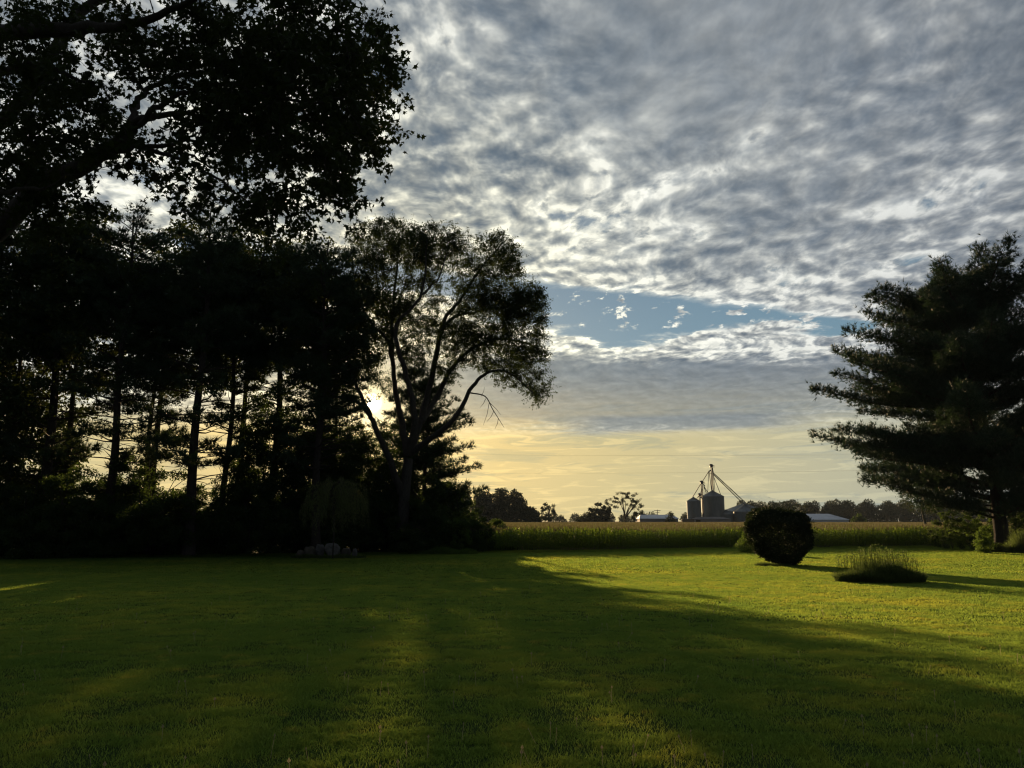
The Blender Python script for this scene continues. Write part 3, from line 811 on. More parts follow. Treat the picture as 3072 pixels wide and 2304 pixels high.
corn = scatter_gn("cornfield", pts, rots, scl, pick, srcs)
tag(corn, "field of tall green corn with tan tassels beyond the lawn", cat="corn crop", kind='stuff')
# the soil-shaded mass between the far stalks
g = Geo()
for i in range(60):
    pass
xs = np.array([-60, 0, 60, 330, 330, -60.0]); 
g.add([(-70, 330, 1.42), (240, 330, 1.42), (62, 92, 1.42), (-12, 88, 1.42)], [(0, 3, 2, 1)], 0)
g.add([(-12, 88, 1.42), (62, 92, 1.42), (62, 92, 0.0), (-12, 88, 0.0)], [(0, 3, 2, 1)], 0)
leafmass = g.build("corn_leaf_mass", MAT['canopy'])
tag(leafmass, "dense leafy top of the far corn, seen between the tassels", cat="corn crop", kind='stuff')

# ================================================================== trees
TR = random.Random(3)
TUFT = [tuft_template(random.Random(s), 7, 0.055, 0.9) for s in range(3)]
TUFT_LOW = [tuft_template(random.Random(s + 9), 5, 0.10, 0.9) for s in range(2)]
CLUST = [leaf_cluster_template(random.Random(s), 5) for s in range(4)]

def leaves_at(geo, nr, C, size, tmpl, out=None, flat=0.3, droop=0.15, var=0.3, mi=0):
    n = len(C)
    X, Y, Z = rand_frames(nr, n, out, flat, droop)
    sz = size * nr.uniform(1 - var, 1 + var, n)
    k = len(tmpl) if isinstance(tmpl, list) else 1
    if k == 1:
        geo.scatter(C, X, Y, Z, sz, tmpl[0], tmpl[1], mi)
    else:
        sel = nr.integers(0, k, n)
        for i in range(k):
            m = sel == i
            geo.scatter(C[m], X[m], Y[m], Z[m], sz[m], tmpl[i][0], tmpl[i][1], mi)

# ------------------------------------------------------------------ pine generator
def pine(H_, base_h, prof, nwhorl, seed, trunk_r, rise=0.32, lean=(0, 0), sub_step=0.55, tuft=0.34, dens=1.0, az_fn=None, keep=1.0, tmpl=None,
         mat='needle', dead=0, droop_tip=0.0, fol_from=0.35, sparse_low=0.0, nbr=(4, 6), hj=1.0, lvar=(0.72, 1.08), rv=0.07, vj=0.12):
    """white-pine habit: whorls of long ascending limbs that carry flat plumes of needle tufts.
    prof(f) gives the limb length at crown fraction f (0 low, 1 top), in metres"""
    rng = random.Random(seed); nr = np.random.default_rng(seed)
    wood = Geo(); limbs = Geo(); fol = Geo()
    def axis_pt(h): return Vector((lean[0] * h / H_ + 0.12 * math.sin(h * 0.5 + seed), lean[1] * h / H_ + 0.1 * math.sin(h * 0.37 + seed * 2), h))
    hs = np.linspace(0, H_, 16)
    tp = [axis_pt(h) for h in hs]
    rr = trunk_r * (1 - hs / H_) ** 0.85 + 0.03; rr[0] *= 1.3
    wood.tube([tuple(p) for p in tp], rr, 9)
    C = []; O = []
    for w in range(nwhorl):
        f = (w + rng.uniform(-0.3, 0.3)) / (nwhorl - 1); f = min(max(f, 0), 1)
        h0 = base_h + (H_ - base_h - 0.6) * f
        nb = rng.randint(*nbr); a0 = rng.uniform(0, 6.28)
        for b_ in range(nb):
            az = a0 + b_ * 6.283 / nb + rng.gauss(0, 0.3)
            h = min(H_ - .5, max(base_h * .8, h0 + rng.gauss(0, 0.30) * hj))
            L = prof(f, az) * rng.uniform(*((0.9, 1.03) if lvar[0] < 0.6 and abs((az % 6.283) - 3.1416) < 0.3 else lvar))
            if rng.random() > keep or L < 0.3: continue
            rs = rise + 0.55 * f ** 2 + rng.gauss(0, rv)
            dr = Vector((math.cos(az), math.sin(az), 0)); sdv = Vector((-dr.y, dr.x, 0))
            n_ = max(4, int(L / 0.7))
            bend = rng.gauss(0, 0.06); r0 = min(0.014 * L + 0.012, trunk_r * 0.5)
            path = []
            for s in range(n_ + 1):
                t = s / n_
                zz = L * (rs * t * (1.05 - 0.35 * t) + 0.05 * t ** 3 * 2 - droop_tip * t * t)
                path.append(axis_pt(h) + dr * L * t + sdv * (bend * L * t * t + 0.02 * L * math.sin(t * 7 + az * 5)) + Vector((0, 0, zz + 0.018 * L * math.sin(t * 6 + az * 9))))
            limbs.tube([tuple(p) for p in path], np.linspace(r0, 0.012, n_ + 1), 5)
            if f < sparse_low and rng.random() < 0.5: continue
            # side shoots
            t = fol_from + (0.12 if f < 0.25 else 0.0)
            d_along = t * L
            while d_along < L * 1.02:
                tt = min(d_along / L, 1.0)
                k = tt * n_; i0 = min(int(k), n_ - 1); p = path[i0].lerp(path[i0 + 1], k - i0)
                for sgn in (-1, 1):
                    sl = (0.26 * L * (1 - tt) + 0.45) * rng.uniform(0.6, 1.15)
                    ang_ = rng.uniform(0.6, 1.0)
                    sdr = dr * math.cos(ang_) + sdv * sgn * math.sin(ang_) + Vector((0, 0, rng.uniform(0.05, 0.4)))
                    sdr.normalize()
                    q = p + sdr * sl
                    if sl > 0.8: limbs.tube([tuple(p), tuple(p + sdr * sl * .5 + Vector((0, 0, -.03 * sl))), tuple(q)], [0.014, 0.011, 0.006], 3)
                    m_ = max(3, int(sl / 0.17 * dens * 3.2))
                    for j in range(m_):
                        u_ = (j + rng.random()) / m_
                        c = p + sdr * sl * (0.1 + 0.95 * u_) + Vector((rng.gauss(0, .17), rng.gauss(0, .17), rng.gauss(0.04, vj)))
                        C.append(tuple(c)); o_ = sdr * 0.7 + Vector((0, 0, 0.55)); O.append(tuple(o_))
                d_along += sub_step * rng.uniform(0.7, 1.2)
            for j in range(int(14 * dens)):
                C.append(tuple(path[-1] + Vector((rng.gauss(0, .13), rng.gauss(0, .13), rng.gauss(0, .1))))); O.append(tuple(dr * 0.6 + Vector((0, 0, .6))))
    for _ in range(dead):                                    # bare dead snags on the lower trunk
        h = rng.uniform(base_h * 0.35, base_h * 1.1); az = rng.uniform(0, 6.28); L = rng.uniform(0.8, 2.6)
        dr = Vector((math.cos(az), math.sin(az), rng.uniform(-0.15, 0.5)))
        p = axis_pt(h)
        limbs.tube([tuple(p), tuple(p + dr * L * .5 + Vector((0, 0, .05))), tuple(p + dr * L + Vector((rng.gauss(0, .15), rng.gauss(0, .15), rng.uniform(-.2, .3))))], [0.03, 0.02, 0.008], 4)
    C = np.array(C); O = np.array(O)
    leaves_at(fol, nr, C, tuft, tmpl or TUFT, out=O, flat=0.0, droop=0.0, var=0.3)
    return wood, limbs, fol

def pine_tree(label, group, loc, args, rz=0.0, mat='needle', cat="pine tree"):
    root = empty("pine_tree", loc, rz)
    tag(root, label, cat, group)
    w, l, f = pine(**args)
    w.build("trunk", MAT['pine_bark'], root)
    l.build("bough", MAT['pine_bark'], root)
    tag(f.build("needle_crown", MAT[mat], root), kind='stuff')
    return root

# ------------------------------------------------------------------ the pines of the dark belt on the left
PG = "pines standing in the dark belt left of the lawn"
def prof_a(f, az): return 5.2 * (0.55 + 0.75 * f) * (1 - f) ** 0.45 if f > 0.0 else 3.0
def prof_b(f, az): return 4.6 * (0.8 + 0.5 * f) * (1 - f) ** 0.5
pA = pine_tree("x", PG, (0, 0, 0),
               dict(H_=23.5, base_h=6.5, prof=prof_a, nwhorl=22, seed=11, trunk_r=0.30, rise=0.16, dens=0.8, dead=18, sparse_low=0.5, tuft=0.42))
pB = pine_tree("x", PG, (0, 0, 0),
               dict(H_=24.0, base_h=5.5, prof=prof_b, nwhorl=22, seed=12, trunk_r=0.34, rise=0.10, dens=0.8, dead=14, sparse_low=0.5, tuft=0.42))
pC = pine_tree("x", PG, (0, 0, 0),
               dict(H_=19.0, base_h=6.0, prof=lambda f, az: 3.8 * (0.7 + 0.6 * f) * (1 - f) ** 0.5, nwhorl=17, seed=13, trunk_r=0.20, rise=0.2, dens=1.0, dead=14, sparse_low=0.45, tuft=0.42))
def foot(px, Y):
    p = at(px, 521, Y)
    return (p.x, Y, H(p.x, Y) - 0.05)
belt = [  # px, Y, proto, rz, scale, label
    (107, 51.0, pA, 0.3, 1.0, "tall pine with thick dark trunk and dead snags at the belt's left gap"),
    (190, 51.5, pB, 1.9, 1.0, "tall pine with the leaning dark trunk in the middle gap of the tree belt"),
    (143, 56.0, pC, 0.9, 1.02, "thin-trunked pine between the two thick-trunked pines of the tree belt"),
    (223, 57.0, pC, 2.6, 1.15, "pine with a vine-wrapped looking pale trunk right of the leaning pine"),
    (316, 54.5, pA, 4.0, 0.98, "tall dense pine with a clear trunk just left of the setting sun"),
    (272, 58.0, pB, 3.3, 0.97, "tall pine behind the willow, its trunk hidden in foliage"),
    (40, 52.0, pB, 5.2, 1.04, "tall pine near the picture's left edge with its trunk buried in leaves"),
    (-30, 52.0, pA, 5.9, 1.02, "pine cut by the left picture edge"),
    (331, 63.0, pC, 2.0, 0.92, "slim pine standing behind the left limbs of the open-crowned elm"),
]
belt.append((412, 66.0, pC, 1.0, 0.86, "pine whose flat boughs show between the elm's two lowest limbs"))
used_p = set()
for px, Y, proto, rz, sc, lab in belt:
    if proto.name not in used_p:
        used_p.add(proto.name); o = proto
        o.location = foot(px, Y); o.rotation_euler = (0, 0, rz); o.scale = (sc, sc, sc)
    else:
        o = copy_tree(proto, None, foot(px, Y), rz, (sc, sc, sc))
    o["label"] = lab
# the lower pine with upturned shoots behind the elm, lit through on its right side
pk = pine_tree("smaller ragged pine with upturned shoots behind the elm, boughs reaching right over the field", None, foot(425, 64.0),
               dict(H_=15.0, base_h=2.4, prof=lambda f, az: 5.6 * (1 - f) ** 0.55 * (0.78 + 0.22 * math.cos(az)), nwhorl=16, seed=21, trunk_r=0.2, rise=0.12,
                    dens=0.75, tuft=0.42, sub_step=0.6, fol_from=0.2), mat='needle')

# ------------------------------------------------------------------ great pine on the right
def prof_r(f, az):
    if math.sin(f * 31.0 + 2.0 + 1.7 * math.sin(az)) < -0.78: return 0.0 if math.cos(az * 3 + f * 17) > 0.2 else 3.5
    # longest limbs low in the crown, towards the field
    L = 0.855 * (1.0 + 0.12 * math.sin(f * 23 + az * 2)) * np.interp(f, [0, 0.05, 0.10, 0.17, 0.26, 0.38, 0.48, 0.56, 0.64, 0.75, 0.88, 1.0], [7.5, 11.0, 14.6, 15.4, 14.8, 13.8, 12.6, 11.0, 10.6, 9.6, 7.4, 2.8])
    return L
RP = foot(1003, 60.0)
root = empty("pine_tree", RP)
tag(root, "great spreading pine with leaning trunk and layered boughs at the right picture edge", "pine tree")
w, l, f = pine(H_=21.6, base_h=3.3, prof=prof_r, nwhorl=30, seed=42, trunk_r=0.52, rise=0.20, lean=(-1.6, 0), dens=1.15, tuft=0.40, sub_step=0.42,
               fol_from=0.12, nbr=(5, 7), keep=0.95, hj=3.6, lvar=(0.55, 1.05), rv=0.12, droop_tip=0.04, vj=0.25)
w.build("trunk", MAT['pine_bark'], root); l.build("bough", MAT['pine_bark'], root)
tag(f.build("needle_crown", MAT['needle2'], root), kind='stuff')

# ------------------------------------------------------------------ the elm in front of the sun
YE = 59.0
def ec(X, Y_, dY=0.0):
    """crop pixel of the elm detail -> world"""
    return at((750 + X / 1.443) / 3, (600 + Y_ / 1.443) / 3, YE + dY)
elm = empty("elm_tree", (0, 0, 0))
S = Skeleton(77)
ft = foot(403, YE)
S.geo.append(Geo())                                         # owner 0: the trunk
def off(p): return p
trunk_pts = [Vector((ft[0], ft[1], -0.1)), ec(660, 1400), ec(672, 1250), ec(686, 1120)]
S.limb(trunk_pts, 0.52, 0.36, 10, owner=0, sprout=0.9)
S.geo[0].tube([(ft[0], ft[1], -0.1), (ft[0] + .02, ft[1], 0.5), (ft[0] + 0.05, ft[1], 1.2)], [0.75, 0.56, 0.45], 10)
limb_defs = [
    ([ec(655, 1270), ec(605, 1130, -1), ec(548, 1000, -1.6), ec(515, 920, -2), ec(478, 840, -2.4), ec(440, 740, -2.6), ec(400, 650, -3), ec(345, 545, -3.2)], 0.30, 0.06, 0.45),
    ([ec(520, 935, -2), ec(475, 885, -2.6), ec(425, 858, -3.2), ec(365, 850, -4), ec(320, 800, -4.4)], 0.17, 0.04, 0.4),
    ([ec(684, 1110), ec(662, 980, 0.8), ec(640, 880, 1.2), ec(624, 760, 1.4), ec(616, 600, 1.8), ec(622, 450, 2), ec(636, 300, 2.2), ec(645, 170, 2.2)], 0.32, 0.05, 0.4),
    ([ec(622, 720, 1.4), ec(596, 610, 0.6), ec(535, 545, 0), ec(488, 470, -0.6), ec(450, 380, -1), ec(470, 250, -1)], 0.18, 0.04, 0.3),
    ([ec(618, 570, 1.8), ec(600, 500, 2.6), ec(560, 420, 3), ec(545, 300, 3.2), ec(520, 160, 3.2)], 0.16, 0.04, 0.3),
    ([ec(690, 1100), ec(712, 980, -0.8), ec(702, 860, -1.2), ec(672, 740, -1.4), ec(640, 640, -1.8), ec(632, 540, -2), ec(700, 470, -2.4), ec(745, 400, -2.6), ec(760, 290, -2.8), ec(765, 170, -3)], 0.32, 0.05, 0.4),
    ([ec(695, 1090), ec(738, 960, 0.6), ec(768, 850, 1.2), ec(800, 700, 1.6), ec(822, 580, 2), ec(852, 500, 2.2), ec(905, 440, 2.4), ec(955, 360, 2.6), ec(1005, 290, 2.6), ec(1090, 190, 2.4)], 0.34, 0.05, 0.4),
    ([ec(815, 600, 2), ec(870, 515, 1), ec(965, 487, 0.4), ec(1065, 470, -0.2), ec(1190, 460, -0.8)], 0.19, 0.04, 0.3),
    ([ec(700, 1095), ec(778, 1035, -1), ec(862, 970, -1.8), ec(920, 890, -2.2), ec(962, 808, -2.6), ec(1012, 758, -3), ec(1070, 738, -3.4), ec(1150, 765, -3.6), ec(1235, 845, -3.6)], 0.27, 0.05, 0.4),
    ([ec(742, 960, .6), ec(810, 850, 2.4), ec(872, 730, 3.2), ec(960, 645, 3.6), ec(1080, 602, 3.8), ec(1200, 620, 3.8), ec(1270, 660, 3.6)], 0.27, 0.05, 0.4),
    ([ec(945, 370, 2.6), ec(985, 330, 1.2), ec(1060, 330, 0.6), ec(1150, 330, 0.2)], 0.07, 0.02, 0.3),
    ([ec(745, 410, -2.6), ec(820, 330, -2), ec(850, 230, -1.6), ec(860, 160, -1.4)], 0.09, 0.02, 0.3),
]
for pts_, r0, r1, sp in limb_defs:
    S.limb(pts_, r0, r1, 7, sprout=sp, jitter=0.03)
# bare hanging branch on the right
bare = S.owner[-1]
S.limb([ec(955, 835, -2.6), ec(1018, 850, -3), ec(1050, 905, -3.2), ec(1078, 950, -3.2), ec(1100, 985, -3.2)], 0.06, 0.012, 5, sprout=1.0)
ob = len(S.geo) - 1
for e in [(1035, 880, 1010, 975), (1055, 915, 1025, 960), (1075, 945, 1060, 990), (1040, 880, 1085, 930), (1000, 850, 1015, 810), (1020, 860, 995, 900)]:
    S.geo[ob].tube([tuple(ec(e[0], e[1], -3.1)), tuple(ec((e[0] + e[2]) / 2 + 4, (e[1] + e[3]) / 2, -3.2)), tuple(ec(e[2], e[3], -3.2))], [0.022, 0.016, 0.008], 4)
lobes = [(520, 150, 70, 60, 2, 10), (620, 150, 100, 70, 2, 26), (700, 220, 90, 90, 0, 24), (790, 200, 95, 80, -1.5, 26), (870, 200, 60, 70, 0, 12), (1060, 215, 85, 65, 2, 24), (1130, 290, 60, 55, 0.5, 14),
         (1020, 330, 60, 50, 1, 9), (1190, 440, 95, 65, -0.5, 34), (1080, 440, 110, 70, 0.5, 34), (1240, 560, 45, 55, 0, 10), (960, 430, 80, 70, 1.5, 16), (1190, 670, 95, 55, 1.5, 26), (1070, 590, 110, 60, 2.5, 24), (970, 600, 80, 60, 1.5, 14),
         (1220, 800, 70, 60, -3, 11), (1110, 730, 100, 45, -3, 14), (900, 620, 90, 90, 1, 16), (720, 330, 90, 70, -1, 12), (560, 330, 90, 90, 1, 18), (480, 240, 60, 90, 0, 12),
         (480, 420, 80, 80, -1, 16), (420, 560, 90, 90, -2.5, 18), (370, 680, 90, 90, -3.2, 16), (340, 820, 80, 60, -4, 10), (470, 720, 70, 80, -2, 10), (800, 420, 60, 70, 0, 6), (860, 700, 60, 90, 1.6, 8), (640, 560, 60, 80, 0, 5), (560, 240, 100, 60, -1, 14), (940, 300, 60, 60, 2, 9), (640, 440, 90, 60, 2, 7), (540, 640, 80, 60, 1, 9), (420, 420, 70, 90, 0, 14), (780, 560, 80, 80, -1, 12), (720, 480, 90, 60, 1, 9), (900, 520, 60, 50, 0, 8), (690, 650, 80, 80, 1.5, 9), (560, 800, 70, 60, 2, 7), (570, 985, 50, 40, 0, 4), (1020, 680, 100, 50, 1, 10), (1150, 520, 90, 50, 1, 12)]
tg = []
kx = 1 / 1.443 / 3 / FPX * YE
for (cx_, cy_, rx_, ry_, dd, n_) in lobes:
    c = ec(cx_, cy_, dd)
    tg.append(lobe_points(S.nr, tuple(c), (rx_ * kx * 1.12, 2.4, ry_ * kx * 1.12), int(n_ * 2.7)))
tg.append(lobe_points(S.nr, tuple(ec(850, 430, 0)), (400 * kx, 3.4, 330 * kx), 240, .4))
tg = np.concatenate(tg)
S.grow_to(tg, sag=0.0, twig_r=0.009, k=3, wander=0.07, up=0.05, rfac=0.5)
tag(elm, "open vase-shaped elm with fine leaves and many rising limbs in front of the setting sun", "elm tree")
elm.location = (0, 0, 0)
S.geo[0].build("trunk", MAT['elm_bark'], elm)
for g_ in S.geo[1:]:
    g_.build("limb", MAT['elm_bark'], elm)
leaf = Geo(); C = []; O = []
for path, ow in S.tips:
    L = sum((path[i + 1] - path[i]).length for i in range(len(path) - 1))
    end = path[-1]; dr = (path[-1] - path[-2]).normalized()
    n_ = 200
    # fine shoots spray out of the last third; the leaves sit along them
    for s in range(8):
        st = path[-1].lerp(path[-2], S.rng.random()) if s else end
        v_ = (dr * 0.6 + Vector((S.rng.gauss(0, 1), S.rng.gauss(0, 1), S.rng.gauss(0, .8)))).normalized() * S.rng.uniform(0.4, 1.05)
        S.geo[0]
        mid = st + v_ * 0.5; tip = st + v_ + Vector((0, 0, -0.12))
        for j in range(19):
            t = S.rng.uniform(0.05, 1.1)
            q = st.lerp(tip, t)
            C.append((q.x + S.rng.gauss(0, .055), q.y + S.rng.gauss(0, .055), q.z + S.rng.gauss(0, .055)))
C = np.array(C)
leaves_at(leaf, S.nr, C, 0.12, LEAF_DIAMOND, flat=0.2, droop=0.2)
tag(leaf.build("leaf_crown", MAT['elm'], elm), kind='stuff')

# ------------------------------------------------------------------ the near maple overhanging from the left
maple = empty("maple_tree", (0, 0, 0))
tag(maple, "big maple overhanging from the upper left, pointed leaves dark against the sky", "maple tree")
M = Skeleton(5)
def mc(X, Y_, dY=0.0, base=13.0):
    return at(X / 5.105, Y_ / 5.105, base + dY)
M.geo.append(Geo())
tb = Vector((-13.2, 13.4, H(-13.2, 13.4) - 0.1))
M.limb([tb, Vector((-13.1, 13.4, 2.6)), Vector((-12.8, 13.3, 4.6)), Vector((-12.6, 13.3, 6.2))], 0.46, 0.34, 12, owner=0, sprout=0.9)
ml = [
    ([Vector((-12.7, 13.3, 5.4)), Vector((-11.3, 13.2, 6.1)), Vector((-9.9, 13.1, 6.8)), mc(200, 960, 0), mc(350, 875, 0), mc(500, 805, 0), mc(600, 730, 0), mc(675, 650, 0)], 0.23, 0.125, 0.35),
    ([mc(675, 655, 0), mc(690, 560, .3), mc(722, 490, .5), mc(805, 425, .7), mc(945, 375, 1), mc(1120, 365, 1.3), mc(1330, 372, 1.6), mc(1500, 330, 1.8)], 0.075, 0.018, 0.1),
    ([mc(690, 640, 0), mc(765, 600, -.3), mc(832, 588, -.4), mc(935, 578, -.6), mc(1080, 600, -.8), mc(1300, 640, -1), mc(1500, 700, -1.2), mc(1640, 760, -1.4)], 0.075, 0.015, 0.15),
    ([mc(705, 640, 0), mc(770, 570, -.8), mc(845, 515, -1.3), mc(925, 480, -1.8), mc(1100, 440, -2.3), mc(1300, 470, -2.6), mc(1550, 520, -2.8), mc(1750, 500, -3)], 0.06, 0.015, 0.15),
    ([mc(605, 770, 0), mc(740, 745, .5), mc(860, 745, .8), mc(960, 720, 1.1), mc(1150, 740, 1.5), mc(1380, 800, 1.8)], 0.06, 0.015, 0.3),
    ([mc(740, 755, .5), mc(855, 795, .2), mc(965, 832, 0), mc(1080, 890, -.3), mc(1200, 975, -.5), mc(1330, 1085, -.6)], 0.045, 0.012, 0.3),
    ([mc(860, 770, .5), mc(960, 790, .9), mc(1080, 850, 1.2), mc(1300, 900, 1.4), mc(1500, 940, 1.6)], 0.03, 0.01, 0.3),
    ([Vector((-12.6, 13.3, 6.2)), Vector((-11.6, 12.6, 8.4)), Vector((-10.4, 12.0, 10.4)), mc(120, 160, -2), mc(380, 150, -2.4), mc(480, 135, -2.6), mc(640, 130, -2.8), mc(860, 60, -3), mc(1100, -60, -3.2)], 0.2, 0.03, 0.3),
    ([Vector((-12.6, 13.3, 6.2)), Vector((-12.4, 14.5, 8.6)), Vector((-11.0, 15.5, 11)), mc(420, 60, 3.4), mc(700, -40, 3.6), mc(1000, -100, 3.6), mc(1300, -60, 3.6), mc(1560, -60, 3.2)], 0.2, 0.03, 0.3),
    ([Vector((-10.6, 12.4, 9.6)), mc(160, 330, -1.5), mc(320, 380, -1.6), mc(480, 420, -1.6)], 0.08, 0.02, 0.2),
    ([Vector((-11.3, 13.2, 6.1)), mc(-150, 1010, -2), mc(0, 985, -2.6), mc(110, 965, -3), mc(230, 960, -3.2)], 0.08, 0.02, 0.3),
    ([Vector((-12.7, 13.3, 6.0)), Vector((-14.5, 12, 9)), Vector((-16, 11, 12)), Vector((-17, 10, 14))], 0.2, 0.03, 0.3),
    ([Vector((-12.7, 13.3, 6.2)), Vector((-14.0, 15.5, 9)), Vector((-14.5, 17.5, 12)), Vector((-14, 19, 15))], 0.2, 0.03, 0.3),
]
for pts_, r0, r1, sp in ml:
    M.limb(pts_, r0, r1, 8, sprout=sp, jitter=0.02)
# spray centres: (X, Y) in the crop, radius, depth, count
mlobes = [(1850, 60, 150, 110, 12), (1900, 180, 90, 70, 6), (1650, 120, 170, 150, 22), (1400, 100, 170, 160, 22), (1150, 100, 170, 150, 20), (900, 90, 170, 120, 16), (650, 60, 160, 90, 10),
          (330, 60, 200, 90, 16), (80, 80, 200, 130, 18), (80, 300, 160, 150, 20), (330, 330, 110, 110, 12), (160, 500, 210, 140, 22), (430, 560, 110, 130, 14), (80, 720, 190, 150, 20),
          (350, 700, 120, 110, 9), (620, 300, 90, 120, 10), (820, 260, 150, 110, 16), (1030, 280, 150, 120, 18), (1250, 280, 160, 130, 22), (1480, 300, 160, 130, 22), (1700, 300, 150, 130, 20), (1850, 330, 100, 90, 9),
          (1980, 440, 75, 55, 7), (1820, 500, 110, 90, 12), (1620, 520, 160, 110, 22), (1380, 520, 150, 110, 20), (1130, 500, 130, 100, 13), (930, 430, 80, 60, 4),
          (1100, 640, 120, 80, 11), (1330, 690, 150, 90, 18), (1560, 700, 150, 100, 20), (1760, 640, 130, 90, 13), (1890, 610, 70, 50, 5), (1720, 820, 120, 90, 12), (1870, 770, 75, 45, 4),
          (1500, 860, 120, 80, 9), (1200, 800, 130, 70, 11), (980, 700, 90, 50, 6), (1690, 950, 110, 60, 8), (1750, 1000, 60, 45, 4), (1300, 960, 110, 70, 8), (1100, 930, 100, 60, 8), (1450, 1030, 140, 50, 9),
          (860, 900, 120, 70, 9), (700, 860, 110, 60, 7), (860, 680, 50, 40, 2), (90, 900, 150, 80, 8), (300, 960, 140, 60, 5), (1250, 1100, 120, 50, 6), (40, 1000, 130, 90, 14), (200, 880, 120, 90, 12), (60, 880, 120, 80, 12), (2010, 420, 50, 30, 3)]
tg = []
for (cx_, cy_, rx_, ry_, n_) in mlobes:
    for d0 in (-2.2, 1.6):
        c = mc(cx_, cy_, d0); k_ = 1 / 5.105 / FPX * (13 + d0)
        tg.append(lobe_points(M.nr, tuple(c), (rx_ * k_, 1.7, ry_ * k_), max(1, int(n_ * 0.66))))
# the part of the crown above and beside the picture
tg.append(lobe_points(M.nr, (-11.5, 13.3, 13.5), (6.5, 5.5, 3.4), 150))
tg.append(lobe_points(M.nr, (-15.5, 13.3, 9.5), (3.6, 5.0, 4.2), 90))
tg = np.concatenate(tg)
M.grow_to(tg, sag=-0.02, twig_r=0.005, k=4, wander=0.08, rfac=0.5)
M.geo[0].build("trunk", MAT['bark'], maple)
for g_ in M.geo[1:]:
    g_.build("limb", MAT['bark'], maple)
C = []; O = []; twigs = Geo()
for path, ow in M.tips:
    end = path[-1]; dr = (path[-1] - path[-2]).normalized()
    off_frame = end.z > 12.2 or end.x < -10.5
    for s in range(4 if not off_frame else 3):
        st = path[-1].lerp(path[-2], M.rng.random() * 1.2) if s else end
        v_ = (dr * 0.8 + Vector((M.rng.gauss(0, 1), M.rng.gauss(0, 1), M.rng.gauss(0, .7)))).normalized() * M.rng.uniform(0.25, 0.5)
        tip = st + v_ + Vector((0, 0, -0.06))
        twigs.tube([tuple(st), tuple(st.lerp(tip, .5) + Vector((0, 0, .02))), tuple(tip)], [0.004, 0.003, 0.002], 3)
        for j in range(12 if not off_frame else 6):
            t = 0.15 + 0.85 * M.rng.random()
            q = st.lerp(tip, t); pet = Vector((M.rng.gauss(0, 1), M.rng.gauss(0, 1), M.rng.gauss(0, .8))).normalized()
            q2 = q + pet * M.rng.uniform(0.03, 0.09)
            C.append(tuple(q2)); O.append(tuple(pet * 0.8 + v_.normalized() * 0.4))
C = np.array(C); O = np.array(O)
MSIZE = 0.102
# the leaves that show largest (nearest the camera, inside the view) are single objects
cdist = np.linalg.norm(C - np.array([0, 0, CAM_Z]), axis=1)
dyc = C[:, 1] * CP + (C[:, 2] - CAM_Z) * SP; bx_ = C[:, 0] / dyc * FPX + 512; by_ = 384 - (-C[:, 1] * SP + (C[:, 2] - CAM_Z) * CP) / dyc * FPX
inv = (bx_ > 2) & (bx_ < 1022) & (by_ > 2)
order = np.argsort(np.where(inv, cdist, 1e9))[:300]
big_mask = np.zeros(len(C), bool); big_mask[order] = True
lf = Geo(); leaves_at(lf, M.nr, C[~big_mask], MSIZE, LEAF_MAPLE, out=O[~big_mask], flat=0.5, droop=0.35, var=0.25)
lf_o = tag(lf.build("leaf_crown", MAT['maple'], maple), kind='stuff')
twigs.build("twig_spray", MAT['bark'], maple)["kind"] = 'stuff'
lg = Geo(); lg.scatter(np.zeros((1, 3)), np.array([[1., 0, 0]]), np.array([[0, 1., 0]]), np.array([[0, 0, 1.]]), [MSIZE], LEAF_MAPLE[0], LEAF_MAPLE[1])
l0 = lg.build("leaf", MAT['maple'], maple)
Xf, Yf, Zf = rand_frames(M.nr, 300, O[order], 0.5, 0.35)
for i, k_ in enumerate(order):
    o = l0 if i == 0 else l0.copy()
    if i: col.objects.link(o); o.parent = maple
    m3 = Matrix((Vector(Xf[i]), Vector(Yf[i]), Vector(Zf[i]))).transposed().to_4x4()
    o.matrix_local = Matrix.Translation(Vector(C[k_])) @ m3 @ Matrix.Scale(M.rng.uniform(0.8, 1.2), 4)

# ------------------------------------------------------------------ broad-leaved trees and shrubs built from leaf clumps
def leafy(seed, lobes_, n_leaf, size, wood_pts, mat, tmpl=None, trunk_r=0.1, shell=0.5, sprays=40, leaf_spread=0.35, bark='bark'):
    """returns (wood geo, leaf geo): lobes_ = [(centre, radii)], leaf clumps on branches from the drawn stems"""
    K = Skeleton(seed); K.geo.append(Geo())
    for pts_, r0, r1 in wood_pts:
        K.limb(pts_, r0, r1, 6, owner=0, sprout=0.25, n=3)
    vol = np.array([r[0] * r[1] * r[2] for c, r in lobes_]) ** 0.8; vol /= vol.sum()
    T = np.concatenate([lobe_points(K.nr, c, r, max(2, int(sprays * v)), shell) for (c, r), v in zip(lobes_, vol)])
    T = T[T[:, 2] > 0.1]
    K.grow_to(T, sag=0.0, twig_r=0.008, k=3, wander=0.08, up=0.05)
    per = max(1, int(n_leaf / len(T)))
    d = K.nr.normal(size=(len(T), per, 3)); d /= np.linalg.norm(d, axis=2)[:, :, None]
    rad = K.nr.uniform(0, 1, (len(T), per, 1)) ** 0.45
    C = (T[:, None, :] + d * rad * leaf_spread * K.nr.uniform(0.6, 1.3, (len(T), 1, 1)) * np.array([1, 1, 0.75])).reshape(-1, 3)
    C = C[C[:, 2] > 0.03]
    lf = Geo(); leaves_at(lf, K.nr, C, size, tmpl or LEAF_DIAMOND, flat=0.3, droop=0.15)
    return K.geo[0], lf

